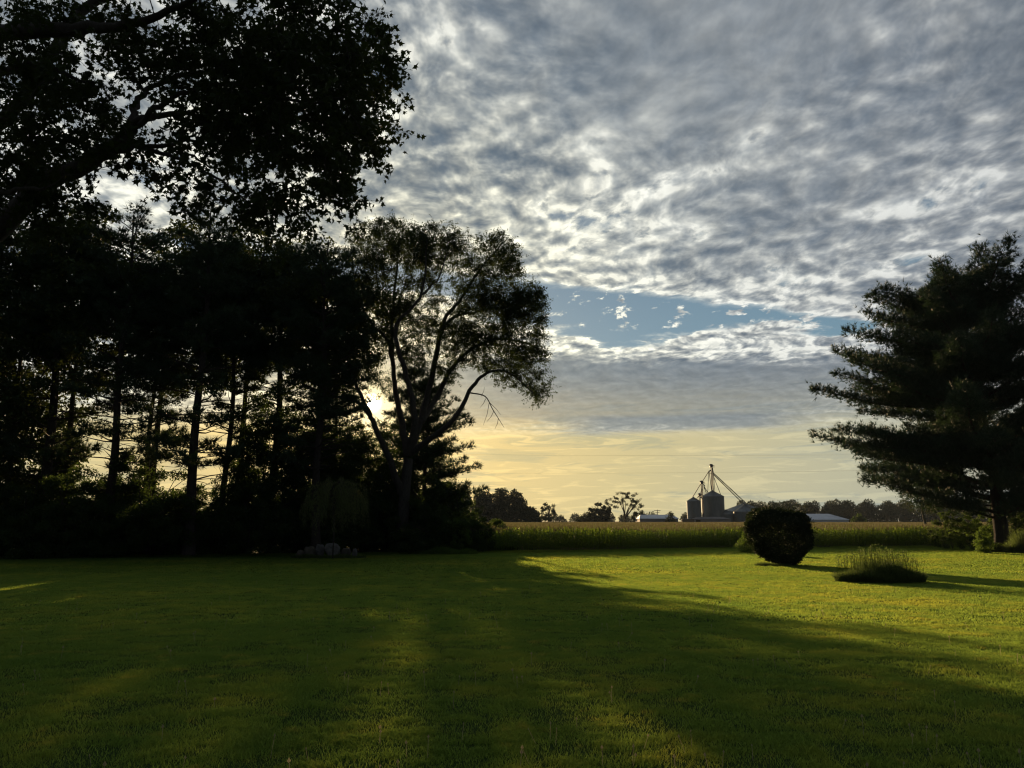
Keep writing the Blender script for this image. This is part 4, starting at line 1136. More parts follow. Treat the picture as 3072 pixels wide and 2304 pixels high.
def plant(name, label, cat, group, loc, args, crown="leaf_crown", stem="trunk", rz=0, bark='bark'):
    root = empty(name, loc, rz); tag(root, label, cat, group)
    w_, l_ = leafy(**args)
    w_.build(stem, MAT[bark], root)
    tag(l_.build(crown, MAT[args['mat']], root), kind='stuff')
    return root

# dense broad-leaved trees that fill the belt behind the maple
def dense_args(seed, h, r, base):
    rng = random.Random(seed)
    lob = [((rng.uniform(-.4, .4) * r, rng.uniform(-.4, .4) * r, base + (h - base) * f), (r * w, r * w, (h - base) * 0.24)) for f, w in ((0.15, .7), (0.35, .95), (0.55, 1.0), (0.75, .8), (0.9, .5))]
    wp = [([Vector((0, 0, -.1)), Vector((.1, 0, h * .25)), Vector((0, .1, h * .5)), Vector((0, 0, h * .88))], 0.32, 0.06)]
    for i in range(6):
        a = i * 1.05 + rng.random(); z0 = base + (h - base) * 0.1 * i * 0.8
        wp.append(([Vector((0, 0, z0 * 0.9)), Vector((math.cos(a) * r * .35, math.sin(a) * r * .35, z0 + h * .1)), Vector((math.cos(a) * r * .75, math.sin(a) * r * .75, z0 + h * .2))], 0.1, 0.03))
    return dict(seed=seed, lobes_=lob, n_leaf=36000, size=0.25, wood_pts=wp, mat='dense', sprays=330, leaf_spread=0.75, shell=0.35)
DG = "broad-leaved trees of the dark belt left of the lawn"
d1 = plant("broadleaf_tree", "a", "tree", DG, (0, 0, 0), dense_args(31, 21.0, 5.2, 11.5))
d2 = plant("broadleaf_tree", "b", "tree", DG, (0, 0, 0), dense_args(32, 18.0, 4.8, 1.2))
dspots = [(2, 53, d2, 0.4, 1.15, "dense leafy tree filling the left edge of the belt down to the ground"),
          (62, 55, d1, 2.0, 1.12, "tall leafy tree crowning the belt beside the leftmost pines"),
          (150, 59, d1, 4.1, 1.2, "leafy crown high above the thin-trunked pine"),
          (236, 60.5, d1, 5.3, 1.22, "leafy crown rising behind the middle pines under the maple's lowest boughs"),
          (318, 61, d1, 1.2, 1.12, "rounded dark crown standing left of the elm's top"),
          (-60, 52, d2, 3.0, 1.2, "leafy tree cut by the left picture edge")]
seen = set()
for px, Y, proto, rz, sc, lab in dspots:
    if proto.name not in seen:
        seen.add(proto.name); o = proto; o.location = foot(px, Y); o.rotation_euler = (0, 0, rz); o.scale = (sc, sc, sc)
    else:
        o = copy_tree(proto, None, foot(px, Y), rz, (sc, sc, sc))
    o["label"] = lab

UG = "thin tall saplings between the pines and the elm"  # second row and pair under the sun added to block sun on lawn
sap = None
for px, Y, sc, rz, lab in [(244, 55, 0.86, 0.5, "thin sapling with sparse small leaves right of the pale-trunked pine"), (262, 56.5, 1.12, 2.2, "leafy sapling below the pine behind the willow"),
                           (292, 57, 1.0, 3.9, "sapling with sparkling gaps left of the pine that stands beside the sun"), (338, 58, 0.85, 5.0, "sapling right of the pine that stands beside the sun"),
                           (386, 61, 0.92, 1.4, "sapling behind the foot of the elm's left limb"), (366, 60, 0.86, 4.4, "sapling straight below the setting sun, added to shade the lawn"), (404, 66, 0.95, 0.2, "sapling hidden behind the elm's trunk"), (346, 59, 0.92, 0.9, "sapling filling the gap left of the elm below the sun"), (300, 63, 1.0, 2.7, "sapling added in the second row behind the willow to block sun"), (328, 62.5, 1.0, 4.0, "sapling added in the second row left of the sun to block it"), (358, 65, 0.85, 3.0, "sapling added in the second row under the sun to block it"), (312, 60, 0.95, 5.6, "sapling behind the stones and the willow"), (436, 67, 0.85, 2.0, "sapling right of the elm's trunk behind the ragged pine")]:
    if sap is None:
        K_ = dict(seed=55, lobes_=[((0, 0, 7.6), (2.0, 2.0, 1.9)), ((-.6, .3, 5.4), (2.2, 2.0, 1.6)), ((.5, 0, 9.6), (1.4, 1.4, 1.3)), ((.4, .2, 3.4), (2.0, 2.0, 1.2))], n_leaf=16000, size=0.155,
                  wood_pts=[([Vector((0, 0, 0)), Vector((.2, 0, 3)), Vector((-.1, .1, 6)), Vector((0, 0, 9.8))], .09, .03), ([Vector((.1, 0, 2)), Vector((.9, 0, 4.5)), Vector((1.2, .2, 7))], .05, .02), ([Vector((0, 0, 3)), Vector((-1, .3, 5)), Vector((-1.3, .2, 7.4))], .05, .02)],
                  mat='shrub', sprays=190, leaf_spread=0.5, shell=0.1)
        o = sap = plant("sapling", lab, "sapling", UG, foot(px, Y), K_)
        o.rotation_euler = (0, 0, rz); o.scale = (sc, sc, sc)
    else:
        o = copy_tree(sap, None, foot(px, Y), rz, (sc, sc, sc)); o["label"] = lab

# undergrowth: tall shrubs shoulder to shoulder along the belt
def shrub_args(seed, h, r, mat='shrub', n=22000, size=0.15):
    rng = random.Random(seed)
    lob = [((rng.uniform(-.45, .45) * r, rng.uniform(-.45, .45) * r, h * f), (r * w, r * w, h * 0.26)) for f, w in ((0.12, 1.05), (0.38, 1.0), (0.62, .85), (0.82, .55))]
    wp = [([Vector((rng.gauss(0, .15), rng.gauss(0, .15), -.05)), Vector((rng.gauss(0, .4) * r, rng.gauss(0, .4) * r, h * .4)), Vector((rng.gauss(0, .55) * r, rng.gauss(0, .5) * r, h * .85))], 0.05, 0.015) for i in range(6)]
    return dict(seed=seed, lobes_=lob, n_leaf=n, size=size, wood_pts=wp, mat=mat, sprays=150, leaf_spread=0.5, shell=0.3)
SG = "tall shrubs massed along the foot of the tree belt"
sv = [plant("shrub", "x", "shrub", SG, (0, 0, 0), shrub_args(60 + i, h, r), stem="stem") for i, (h, r) in enumerate([(5.8, 2.7), (5.0, 2.6), (3.2, 2.0)])]
rng = random.Random(8)
first = set()
px = -30.0; i = 0
while px < 478:
    for rowi in range(3):
        k = (i + rowi) % 2 if px < 395 else 2
        if rowi == 2: k = 2
        if rowi == 0 and i % 3 == 2: k = 2
        if rowi == 1 and px > 395: k = 1
        proto = sv[k]
        ppx = px + rng.uniform(-6, 6) + rowi * 16
        xw = at(ppx, 521, 55).x
        Y = float(edge_y(xw)) + (2.0, 5.2, 8.0)[rowi] + rng.uniform(-0.5, 0.7)
        if 290 < ppx < 372 and rowi == 0: Y += 1.8
        if 380 < ppx < 430 and rowi == 0: Y += 3.4
        if rowi == 1 and ppx > 455: continue
        sc = rng.uniform(0.88, 1.16) * (0.72 if 455 < ppx else 1.0)
        if 300 < ppx < 350: sc *= 0.86
        loc = foot(ppx, Y)
        rz = rng.uniform(0, 6.28)
        if k not in first:
            first.add(k); o = proto; o.location = loc; o.rotation_euler = (0, 0, rz); o.scale = (sc, sc, sc)
        else:
            o = copy_tree(proto, None, loc, rz, (sc, sc, sc * rng.uniform(0.9, 1.1)))
        o["label"] = "dark leafy shrub in the undergrowth massed below the pines and leafy trees"
    px += 33 * rng.uniform(0.85, 1.15); i += 1

# ================================================================== garden plants and stones
# round clipped-looking bush standing free on the lawn, drawn in towards its foot
def ground_at(px, py):
    """the lawn point seen at a pixel"""
    Y = 10.0
    for _ in range(60):
        p = at(px, py, Y); dz_ = p.z - H(p.x, p.y)
        Y += dz_ * 6.0 if Y < 30 else dz_ * 12.0
        Y = max(4, min(120, Y))
    return at(px, py, Y)
bp = ground_at(789, 566)
bush = empty("round_bush", (bp.x, bp.y + 1.2, H(bp.x, bp.y) - 0.02))
tag(bush, "big round dark bush standing alone on the lawn, narrow at its foot", "bush")
K = Skeleton(91)
stems = []
for i in range(16):
    a = i * 0.393 + K.rng.uniform(-.15, .15); k = K.rng.uniform(0.9, 1.3)
    K.limb([Vector((math.cos(a) * .28, math.sin(a) * .28, 0)), Vector((math.cos(a) * 0.85 * k, math.sin(a) * 0.85 * k, 0.75)), Vector((math.cos(a) * 1.2 * k, math.sin(a) * 1.2 * k, 1.5)), Vector((math.cos(a) * 1.0 * k, math.sin(a) * 1.0 * k, 2.35))],
           0.03, 0.01, 5, owner=(None if i < 1 else 0), sprout=0.3)
K.geo[0].build("stem", MAT['bark'], bush)
g = Geo()
n = 60000
d = K.nr.normal(size=(n, 3)); d /= np.linalg.norm(d, axis=1)[:, None]
lump = 1 + 0.07 * np.sin(d[:, 0] * 3 + 2.2 + d[:, 2] * 2) + 0.06 * np.sin(d[:, 0] * 5 + 1) * np.sin(d[:, 2] * 6) + 0.04 * np.sin(d[:, 1] * 9 + d[:, 2] * 7) + 0.045 * np.sin(d[:, 0] * 17) * np.sin(d[:, 2] * 15)
rr = (1 - np.abs(K.nr.normal(size=n)) * 0.10).clip(0.3, 1.05) * lump
rx = np.where(d[:, 2] > 0, 1.74, 1.74)
z = np.sign(d[:, 2]) * np.abs(d[:, 2]) ** 0.85 * rr * np.where(d[:, 2] > 0, 1.42, 1.62)
wid = np.where(z < -0.1, 1 - (-(z + 0.1) / 1.5).clip(0, 1) * 0.10, 1.0 + 0.03 * z)
C = np.stack([d[:, 0] * rr * 1.78 * wid, d[:, 1] * rr * 1.7 * wid, z + 1.62], 1)
C = C[C[:, 2] > 0.06]
leaves_at(g, K.nr, C, 0.085, LEAF_DIAMOND, out=None, flat=0.2, droop=0.0)
# single shoots sticking out of the outline
sh = []
for i in range(520):
    d_ = K.nr.normal(size=3); d_ /= np.linalg.norm(d_)
    if d_[2] < -0.5: continue
    b0 = np.array([d_[0] * 1.72, d_[1] * 1.65, d_[2] * 1.4 + 1.62]); L = K.nr.uniform(0.1, 0.42)
    o_ = d_ * 0.7 + np.array([0, 0, 0.5]) + K.nr.normal(size=3) * .3
    for j in range(7): sh.append(b0 + o_ * L * j / 6 + K.nr.normal(size=3) * 0.02)
leaves_at(g, K.nr, np.array(sh), 0.075, LEAF_DIAMOND, flat=0.1, droop=0)
tag(g.build("leaf_crown", MAT['bush'], bush), kind='stuff')
# grass left long round the foot of the bush
def weed_clump(name, label, cat, loc, r, h, n, seed, seeds=0, wid=0.012, mat='weed', dome=True, ry=None, lean_k=0.35):
    nr = np.random.default_rng(seed); g = Geo()
    ry = ry or r
    a = nr.uniform(0, 6.283, n); q = nr.uniform(0, 1, n) ** 0.5
    x = np.cos(a) * q * r; y = np.sin(a) * q * ry
    hh = h * (1 - 0.55 * q ** 2 if dome else 1) * nr.uniform(0.45, 1.05, n) * (0.82 + 0.25 * np.sin(x * 3 + seed) * np.sin(y * 2.3 + 1))
    lean = nr.uniform(0.05, lean_k, n) * hh; la = a + nr.normal(size=n) * 0.9
    w = wid * nr.uniform(0.5, 1.2, n)
    th = nr.uniform(0, 6.283, n); sx = np.stack([np.cos(th) * w, np.sin(th) * w, np.zeros(n)], 1)
    b0 = np.stack([x, y, np.zeros(n)], 1)
    m1 = b0 + np.stack([np.cos(la) * lean * .25, np.sin(la) * lean * .25, hh * .5], 1)
    m2 = b0 + np.stack([np.cos(la) * lean * .7, np.sin(la) * lean * .7, hh * .85], 1)
    tp = b0 + np.stack([np.cos(la) * lean * 1.4, np.sin(la) * lean * 1.4, hh], 1)
    V = np.stack([b0 - sx, b0 + sx, m1 + sx * .8, m1 - sx * .8, m2 + sx * .5, m2 - sx * .5, tp], 1).reshape(-1, 3)
    o_ = (np.arange(n) * 7)[:, None]
    g.add(V, np.concatenate([np.array([(0, 1, 2, 3)]) + o_, np.array([(3, 2, 4, 5)]) + o_]))
    g.f.append(((np.array([(5, 4, 6)]) + o_).astype(np.int32), 0, False))
    root = empty(name, loc); tag(root, label, cat)
    tag(g.build("blade_tuft", MAT[mat], root), kind='stuff')
    if seeds:
        g = Geo()
        for i in range(seeds):
            a_ = nr.uniform(0, 6.28); q_ = nr.uniform(0, 1) ** .6; x_, y_ = math.cos(a_) * q_ * r, math.sin(a_) * q_ * ry
            hs_ = h * nr.uniform(1.0, 1.45) * (1 - .35 * q_ * q_); l_ = nr.uniform(-.12, .12, 2)
            g.tube([(x_, y_, 0), (x_ + l_[0] * .5, y_ + l_[1] * .5, hs_ * .6), (x_ + l_[0], y_ + l_[1], hs_)], [0.006, 0.005, 0.003], 3)
            k = 9
            Cs = np.array([(x_ + l_[0], y_ + l_[1], hs_)] * k) + nr.normal(size=(k, 3)) * np.array([.022, .022, .06])
            leaves_at(g, nr, Cs, 0.05, LEAF_DIAMOND)
        tag(g.build("flower_stalk", MAT[mat], root), kind='stuff')
    return root
weed_clump("grass_tuft", "uncut grass tuft round the foot of the big round bush", "grass tuft", (bp.x - 0.75, bp.y + .25, H(bp.x, bp.y)), 0.95, 0.26, 2600, 4, 0, 0.009, 'weed', ry=0.6)
mp = ground_at(890, 583)
mr = weed_clump("ornamental_grass_clump", "low wide clump of ornamental grass and seed stalks on the open lawn", "grass clump", (mp.x, mp.y + 0.75, H(mp.x, mp.y) - .02), 1.55, 0.86, 13000, 14, 260, 0.011, 'weed', ry=1.0, lean_k=0.85)
nr = np.random.default_rng(44)
g = Geo(); n = 24000
d = nr.normal(size=(n, 3)); d /= np.linalg.norm(d, axis=1)[:, None]; d[:, 2] = np.abs(d[:, 2])
q = nr.uniform(0.5, 1.0, (n, 1)) ** 0.5
C = d * q * np.array([1.15, 0.75, 0.42]) * (1 + 0.12 * np.sin(d[:, :1] * 7 + 1) * np.sin(d[:, 1:2] * 5)) + np.array([0.1, 0, 0.02])
leaves_at(g, nr, C, 0.12, LEAF_NARROW, out=d, flat=0.2, droop=-1.2)
tag(g.build("leaf_mound", MAT['shrub'], mr), kind='stuff')

# small things along the edge of the corn
def small_shrub(name, label, px, Y, h, r, mat, seed, n=9000, size=0.09, cat="shrub", group=None, sp=60):
    lob = [((0, 0, h * .3), (r, r, h * .3)), ((0.1 * r, 0, h * .6), (r * .75, r * .75, h * .28)), ((0, 0, h * .85), (r * .4, r * .4, h * .16))]
    wp = [([Vector((0, 0, 0)), Vector((random.Random(seed + i).uniform(-.4, .4) * r, random.Random(seed + i + 9).uniform(-.4, .4) * r, h * .8))], 0.02, 0.006) for i in range(4)]
    return plant(name, label, cat, group, foot(px, Y), dict(seed=seed, lobes_=lob, n_leaf=n, size=size, wood_pts=wp, mat=mat, sprays=sp, leaf_spread=0.28, shell=0.3), stem="stem")
small_shrub("shrub", "small sunlit yellow-green shrub showing left of the big round bush", 746, 58.0, 1.7, 0.75, 'lime', 301, 5000)
small_shrub("shrub", "bright cone-shaped shrub just left of the great pine's trunk", 981, 57.0, 1.9, 0.62, 'lime', 302, 7000, 0.08)
small_shrub("shrub", "low dark shrub against the left foot of the great pine", 993, 58.6, 0.7, 0.7, 'shrub', 303, 3000, 0.09)
small_shrub("shrub", "sunlit leafy shrub at the edge of the corn left of the cone-shaped shrub", 950, 66.0, 3.1, 2.1, 'shrub', 304, 11000, 0.12, sp=90)
small_shrub("shrub", "tall sunlit shrub behind the cone-shaped shrub", 972, 64.5, 3.6, 1.9, 'lime', 305, 9000, 0.11, sp=90)
small_shrub("shrub", "dark shrub behind the great pine's trunk at the right picture edge", 1018, 66.0, 4.6, 2.8, 'shrub', 306, 14000, 0.14, sp=120)
small_shrub("shrub", "dark shrub in the corner beyond the great pine", 1050, 64.0, 5.5, 2.8, 'shrub', 307, 14000, 0.14, sp=120)
weed_clump("tall_weeds", "tall bright weeds right of the great pine's trunk", "weeds", foot(1022, 57.5), 1.5, 1.9, 2600, 71, 14, 0.022, 'weed', ry=1.2)
weed_clump("tall_weeds", "low sunlit weeds where the corn meets the undergrowth", "weeds", foot(447, 55.6), 2.2, 0.7, 3000, 72, 0, 0.02, 'lime', ry=0.8)
small_shrub("shrub", "sunlit shrub at the right end of the undergrowth beside the corn", 452, 57.6, 2.6, 1.5, 'lime', 308, 6000, 0.11)
small_shrub("shrub", "ragged shrub reaching out over the edge of the corn", 474, 59.3, 2.3, 1.5, 'shrub', 309, 8000, 0.11)
small_shrub("shrub", "tall yellowing shrub right of the elm's trunk", 432, 59.5, 4.4, 2.1, 'shrub', 310, 14000, 0.13, sp=110)

# slim tree seen under the boughs of the great pine
t2 = empty("slim_tree", foot(926, 74.0)); tag(t2, "slim tree, sunlit edge painted pale, under the boughs of the great pine, thin brownish crown", "tree")
K = Skeleton(401); K.geo.append(Geo())
K.limb([Vector((0.1, 0, -.1)), Vector((0, 0, 1.6)), Vector((-.25, 0, 3.2)), Vector((-.3, 0, 5.2))], 0.2, 0.05, 8, owner=0, sprout=.4)
K.limb([Vector((1.5, 0.5, 2.0)), Vector((1.1, .3, 2.6)), Vector((.2, 0, 4.0))], 0.06, 0.04, 5, owner=0, sprout=.4)
K.grow_to(lobe_points(K.nr, (0.2, 0, 4.6), (2.3, 2.0, 1.5), 60), twig_r=.008, k=3)
K.geo[0].build("trunk", MAT['pale_bark'], t2)  # pale bark colour stands in for the trunk's sunlit edge
C = np.concatenate([np.array(pa[-1]) + K.nr.normal(size=(110, 3)) * .28 for pa, _ in K.tips])
g = Geo(); leaves_at(g, K.nr, C, 0.11, LEAF_DIAMOND); tag(g.build("leaf_crown", MAT['elm'], t2), kind='stuff')

# young weeping willow, staked, in front of the stones
wl = empty("willow_tree", foot(334, 49.2)); tag(wl, "young weeping willow with a thin stem and pale hanging strands before the stones", "willow tree")
nr = np.random.default_rng(15); rng = random.Random(15)
g = Geo(); g.tube([(0, 0, -.05), (.03, 0, 1.6), (-.04, 0, 3.2), (-.1, 0, 4.3)], [0.05, .042, .035, .02], 6)
lv = Geo(); C = []; O = []
for i in range(120):
    a = rng.uniform(0, 6.283); ro = rng.uniform(0.5, 2.15); z0 = rng.uniform(3.4, 4.4); top = rng.uniform(4.3, 5.3) - 0.22 * ro
    x1, y1 = math.cos(a) * ro, math.sin(a) * ro
    zend = rng.uniform(1.5, 3.3) if ro > .9 else rng.uniform(2.6, 3.6)
    path = smooth_path([(0, 0, z0), (x1 * .5, y1 * .5, top), (x1 * .92, y1 * .92, top - .35), (x1, y1, (top + zend) / 2), (x1 * 1.03 + rng.uniform(-.15, .15), y1 * 1.03, zend)], 4)
    g.tube([tuple(p) for p in path], np.linspace(.012, .004, len(path)), 3)
    for j in range(110):
        k = (0.25 + .75 * rng.random()) * (len(path) - 1.001); i0 = int(k)
        p = path[i0].lerp(path[i0 + 1], k - i0)
        C.append((p.x + rng.gauss(0, .05), p.y + rng.gauss(0, .05), p.z + rng.gauss(0, .05))); O.append((rng.gauss(0, .3), rng.gauss(0, .3), -1.0))
leaves_at(lv, nr, np.array(C), 0.15, LEAF_NARROW, out=np.array(O), flat=0, droop=0.6)
g.build("trunk", MAT['bark'], wl); tag(lv.build("leaf_strands", MAT['willow'], wl), kind='stuff')

# field stones piled in front of the undergrowth
def boulder(label, px0, px1, pyt, Y, seed, mat='stone', flat=0.0, group="field stones laid before the undergrowth", dep=0.8):
    a = at(px0, 545, Y); b_ = at(px1, 545, Y); w = (b_.x - a.x) / 2; h = at(px0, pyt, Y).z
    rng = random.Random(seed)
    bm = bmesh.new(); bmesh.ops.create_icosphere(bm, subdivisions=3, radius=1.0)
    ph = [rng.uniform(0, 6) for _ in range(6)]
    planes = [(Vector((rng.gauss(0, 1), rng.gauss(0, 1), rng.gauss(0, .7))).normalized(), rng.uniform(.68, .9)) for _ in range(9)] + [(Vector((0, 0, 1)), .82 - flat)]
    for v_ in bm.verts:
        c = v_.co
        for nrm, dd in planes:
            k = c.dot(nrm)
            if k > dd: c -= nrm * (k - dd) * .9
        c *= 1 + .08 * math.sin(c.x * 4 + ph[0]) * math.sin(c.y * 5 + ph[1]) + .06 * math.sin(c.z * 5 + ph[2]) * math.sin(c.x * 7 + ph[3]) + .02 * math.sin(c.z * 17 + ph[4])
        v_.co = Vector((c.x * w * 1.12, c.y * w * dep, c.z * h * .58 + h * .42))
    me = bpy.data.meshes.new("stone"); bm.to_mesh(me); bm.free(); me.materials.append(MAT[mat])
    for p in me.polygons: p.use_smooth = True
    o = bpy.data.objects.new("stone", me); o.location = ((a.x + b_.x) / 2, Y, H(0, Y) - 0.02); col.objects.link(o)
    tag(o, label, "stone", group)
boulder("long low brownish stone at the left end of the row of stones", 305, 316.5, 544.5, 50.6, 1, 'stone2', 0.15)
boulder("squared grey stone, second from the left in the row", 315, 324, 541.5, 50.9, 2, 'stone', 0.2)
boulder("big pale rounded stone behind the willow's stem", 325, 339.5, 541.8, 50.4, 3, 'stone')
boulder("grey flat-topped stone right of the pale rounded stone", 341, 351, 546, 50.7, 4, 'stone2', .2)
boulder("smallest pale stone at the right end of the row", 352.5, 357.5, 547.8, 50.3, 5, 'stone')
boulder("dull stone low on the lawn's edge at the far left of the row", 297, 304.5, 549, 50.2, 6, 'stone2', .1)
weed_clump('grass_tuft', 'long grass growing in front of the row of stones', 'grass tuft', foot(330, 49.9), 2.4, 0.34, 5000, 81, 0, .012, 'weed', dome=False, ry=.5)
# bleached forked stick at the foot of the elm
fk = Geo(); f0 = at(401, 550, 57.9)
def fp(dx_, dz_): return (f0.x + dx_, 57.9 + dx_ * .1, dz_)
fk.tube([fp(-.20, 0), fp(-.17, .22), fp(-.10, .42), fp(-.06, .62), fp(-.07, .84)], [.045, .045, .05, .032, .01], 6)
fk.tube([fp(-.10, .42), fp(0.03, .26), fp(.13, .10), fp(.22, .0)], [.045, .06, .07, .04], 6)
o = fk.build("forked_stick", MAT['whitewall']); tag(o, "bleached forked stick standing against the foot of the elm", "stick")

# ================================================================== the farm across the corn
YF = 400.0
def fx(px, Y=YF): return at(px, 521, Y).x
def fz(py, Y=YF): return at(512, py, Y).z
def sx(X): return (2020 + X / 7.2133) / 3          # crop of the farm -> frame
def sy(Y_): return (1370 + Y_ / 7.2133) / 3
def silo(label, X0, X1, yeave, ypeak, Y, rings=8, ladder=True, mat='steel', doorway_shade=False, group="grain bins of the farm"):
    a, b_ = fx(sx(X0), Y), fx(sx(X1), Y); r = (b_ - a) / 2; ze, zp = fz(sy(yeave), Y), fz(sy(ypeak), Y)
    root = empty("grain_bin", ((a + b_) / 2, Y, 0)); tag(root, label, "grain bin", group)
    g = Geo(); prof = []
    for i in range(rings):
        z0, z1 = ze * i / rings, ze * (i + 1) / rings
        prof += [(r, z0), (r * 1.006, z0 + (z1 - z0) * .5), (r, z1 - .02)]
    g.lathe(prof + [(r, ze)], 40); g.build("wall", MAT[mat], root)
    g = Geo(); g.lathe([(r * 1.03, ze - .15), (r * 1.03, ze), (r * .5, ze + (zp - ze) * .52), (.5, zp - .1), (.5, zp + .35), (.0, zp + .5)], 32, smooth=False); 
    for i in range(24):
        th = i * 6.283 / 24
        g.tube([(math.cos(th) * r * 1.02, math.sin(th) * r * 1.02, ze + .06), (math.cos(th) * .55, math.sin(th) * .55, zp)], .07, 3)
    g.build("roof", MAT[mat], root)
    if ladder:
        g = Geo(); th = -2.0; c, s = math.cos(th), math.sin(th)
        for d_ in (-.25, .25):
            g.box((c * (r + .2) - s * d_, s * (r + .2) + c * d_, ze / 2), (.08, .08, ze), th)
        k = 0.6
        while k < ze: g.box((c * (r + .2), s * (r + .2), k), (.05, .5, .05), th); k += .5
        g.build("ladder", MAT['steel_dark'], root)
    return root, (a + b_) / 2, r, ze, zp
silo("narrow grain bin with a cone roof at the left of the farm", 308, 600, 965, 885, 396, 10)
big = silo("tallest and widest-looking grain bin under the highest elevator head", 632, 1114, 865, 742, 404, 12)
silo("broad low grain bin whose shallow cone roof takes the two long spouts", 1075, 2020, 1185, 1010, 430, 6)
silo("small grain bin in front of the broad low bin, dark wall and pale cone roof", 1318, 1800, 1192, 1040, 398, 6, mat='steel')
silo("low grain bin between the tall bin and the small dark bin", 985, 1318, 1250, 1160, 401, 5)
# bucket elevators with their spouts
def tower(name, label, legs, head, Y, braces=(), ladder=None):
    root = empty(name, (0, 0, 0)); tag(root, label, "grain elevator", "grain elevators of the farm")
    g = Geo()
    for (x0, y0, x1, y1, w) in legs:
        g.tube([(fx(sx(x0), Y), Y, max(0, fz(sy(y0), Y))), (fx(sx(x1), Y), Y, fz(sy(y1), Y))], w, 5)
    g.build("leg_casing", MAT['steel_dark'], root)
    hx, hy, hw, hh = head
    g = Geo(); cx_, cz_ = fx(sx(hx), Y), fz(sy(hy), Y); k = Y / FPX / 3 / 7.2133
    g.box((cx_, Y, cz_ - hh * k * .15), (hw * k, 1.2, hh * k * .7)); 
    g.tube([(cx_ - hw * k * .5, Y, cz_ + hh * k * .1), (cx_ - hw * k * .2, Y, cz_ + hh * k * .42), (cx_ + hw * k * .2, Y, cz_ + hh * k * .42), (cx_ + hw * k * .5, Y, cz_ + hh * k * .1)], .5, 6)
    g.box((cx_ + hw * k * .75, Y, cz_ + hh * k * .02), (hw * k * .5, .8, hh * k * .18))
    g.build("elevator_head", MAT['steel_dark'], root)
    g = Geo(); g.box((cx_ + hw * k * .55, Y, cz_ - hh * k * .42), (hw * k * 1.2, 1.6, .12))
    for i in range(4): g.box((cx_ + hw * k * (.05 + .33 * i), Y - .8, cz_ - hh * k * .42 + .5), (.06, .06, 1.0))
    g.box((cx_ + hw * k * .55, Y - .8, cz_ - hh * k * .42 + 1.0), (hw * k * 1.2, .06, .06))
    g.build("platform", MAT['steel_dark'], root)
    if ladder:
        x0, y0, x1, y1 = ladder; g = Geo(); A = Vector((fx(sx(x0), Y), Y, fz(sy(y0), Y))); B = Vector((fx(sx(x1), Y), Y, fz(sy(y1), Y)))
        g.tube([tuple(A - Vector((.3, 0, 0))), tuple(B - Vector((.3, 0, 0)))], .07, 4); g.tube([tuple(A + Vector((.3, 0, 0))), tuple(B + Vector((.3, 0, 0)))], .07, 4)
        n_ = int((B - A).length / 1.0)
        for i in range(n_): q = A.lerp(B, (i + .5) / n_); g.box(tuple(q), (.6, .07, .07))
        g.build("ladder", MAT['steel_dark'], root)
    for (x0, y0, x1, y1, w) in braces:
        g = Geo(); A = Vector((fx(sx(x0), Y), Y, fz(sy(y0), Y))); B = Vector((fx(sx(x1), Y), Y, fz(sy(y1), Y))); g.tube([tuple(A), tuple(B)], w, 5)
        L = (B - A).length
        if L > 14:                                        # saddle brackets along a long spout
            for t in (.3, .55, .8):
                q = A.lerp(B, t); g.box((q.x, q.y, q.z), (1.1, .08, .1)); g.box((q.x, q.y, q.z), (.1, .08, .9))
        g.build("spout", MAT['steel_dark'], root)
    return root
tower("bucket_elevator", "tallest elevator tower with spouts fanning down over the widest bins",
      [(868, 1420, 868, 230, .26), (892, 1420, 892, 230, .26), (858, 740, 822, 320, .2), (930, 800, 904, 240, .15)], (872, 200, 62, 60), 404,
      [(820, 310, 668, 535, .2), (812, 330, 772, 770, .14), (905, 345, 1590, 1005, .24), (905, 375, 1535, 1020, .24), (915, 430, 1055, 830, .16), (840, 365, 900, 365, .12), (870, 290, 815, 320, .35)],
      ladder=(918, 800, 905, 300))
tower("bucket_elevator", "middle elevator tower feeding the narrow bin and the tall bin",
      [(648, 1400, 634, 590, .26), (668, 1400, 660, 590, .26)], (648, 560, 58, 62), 399,
      [(622, 600, 435, 880, .2), (690, 640, 778, 780, .2), (690, 655, 745, 790, .16), (712, 630, 680, 600, .3), (660, 700, 520, 920, .14)], ladder=(705, 830, 702, 620))
tower("bucket_elevator", "lowest elevator tower in the narrow gap between the two upright bins",
      [(585, 1400, 578, 860, .24), (607, 1400, 602, 860, .24)], (592, 830, 50, 58), 398, [(610, 880, 655, 905, .3), (570, 850, 515, 925, .18)])
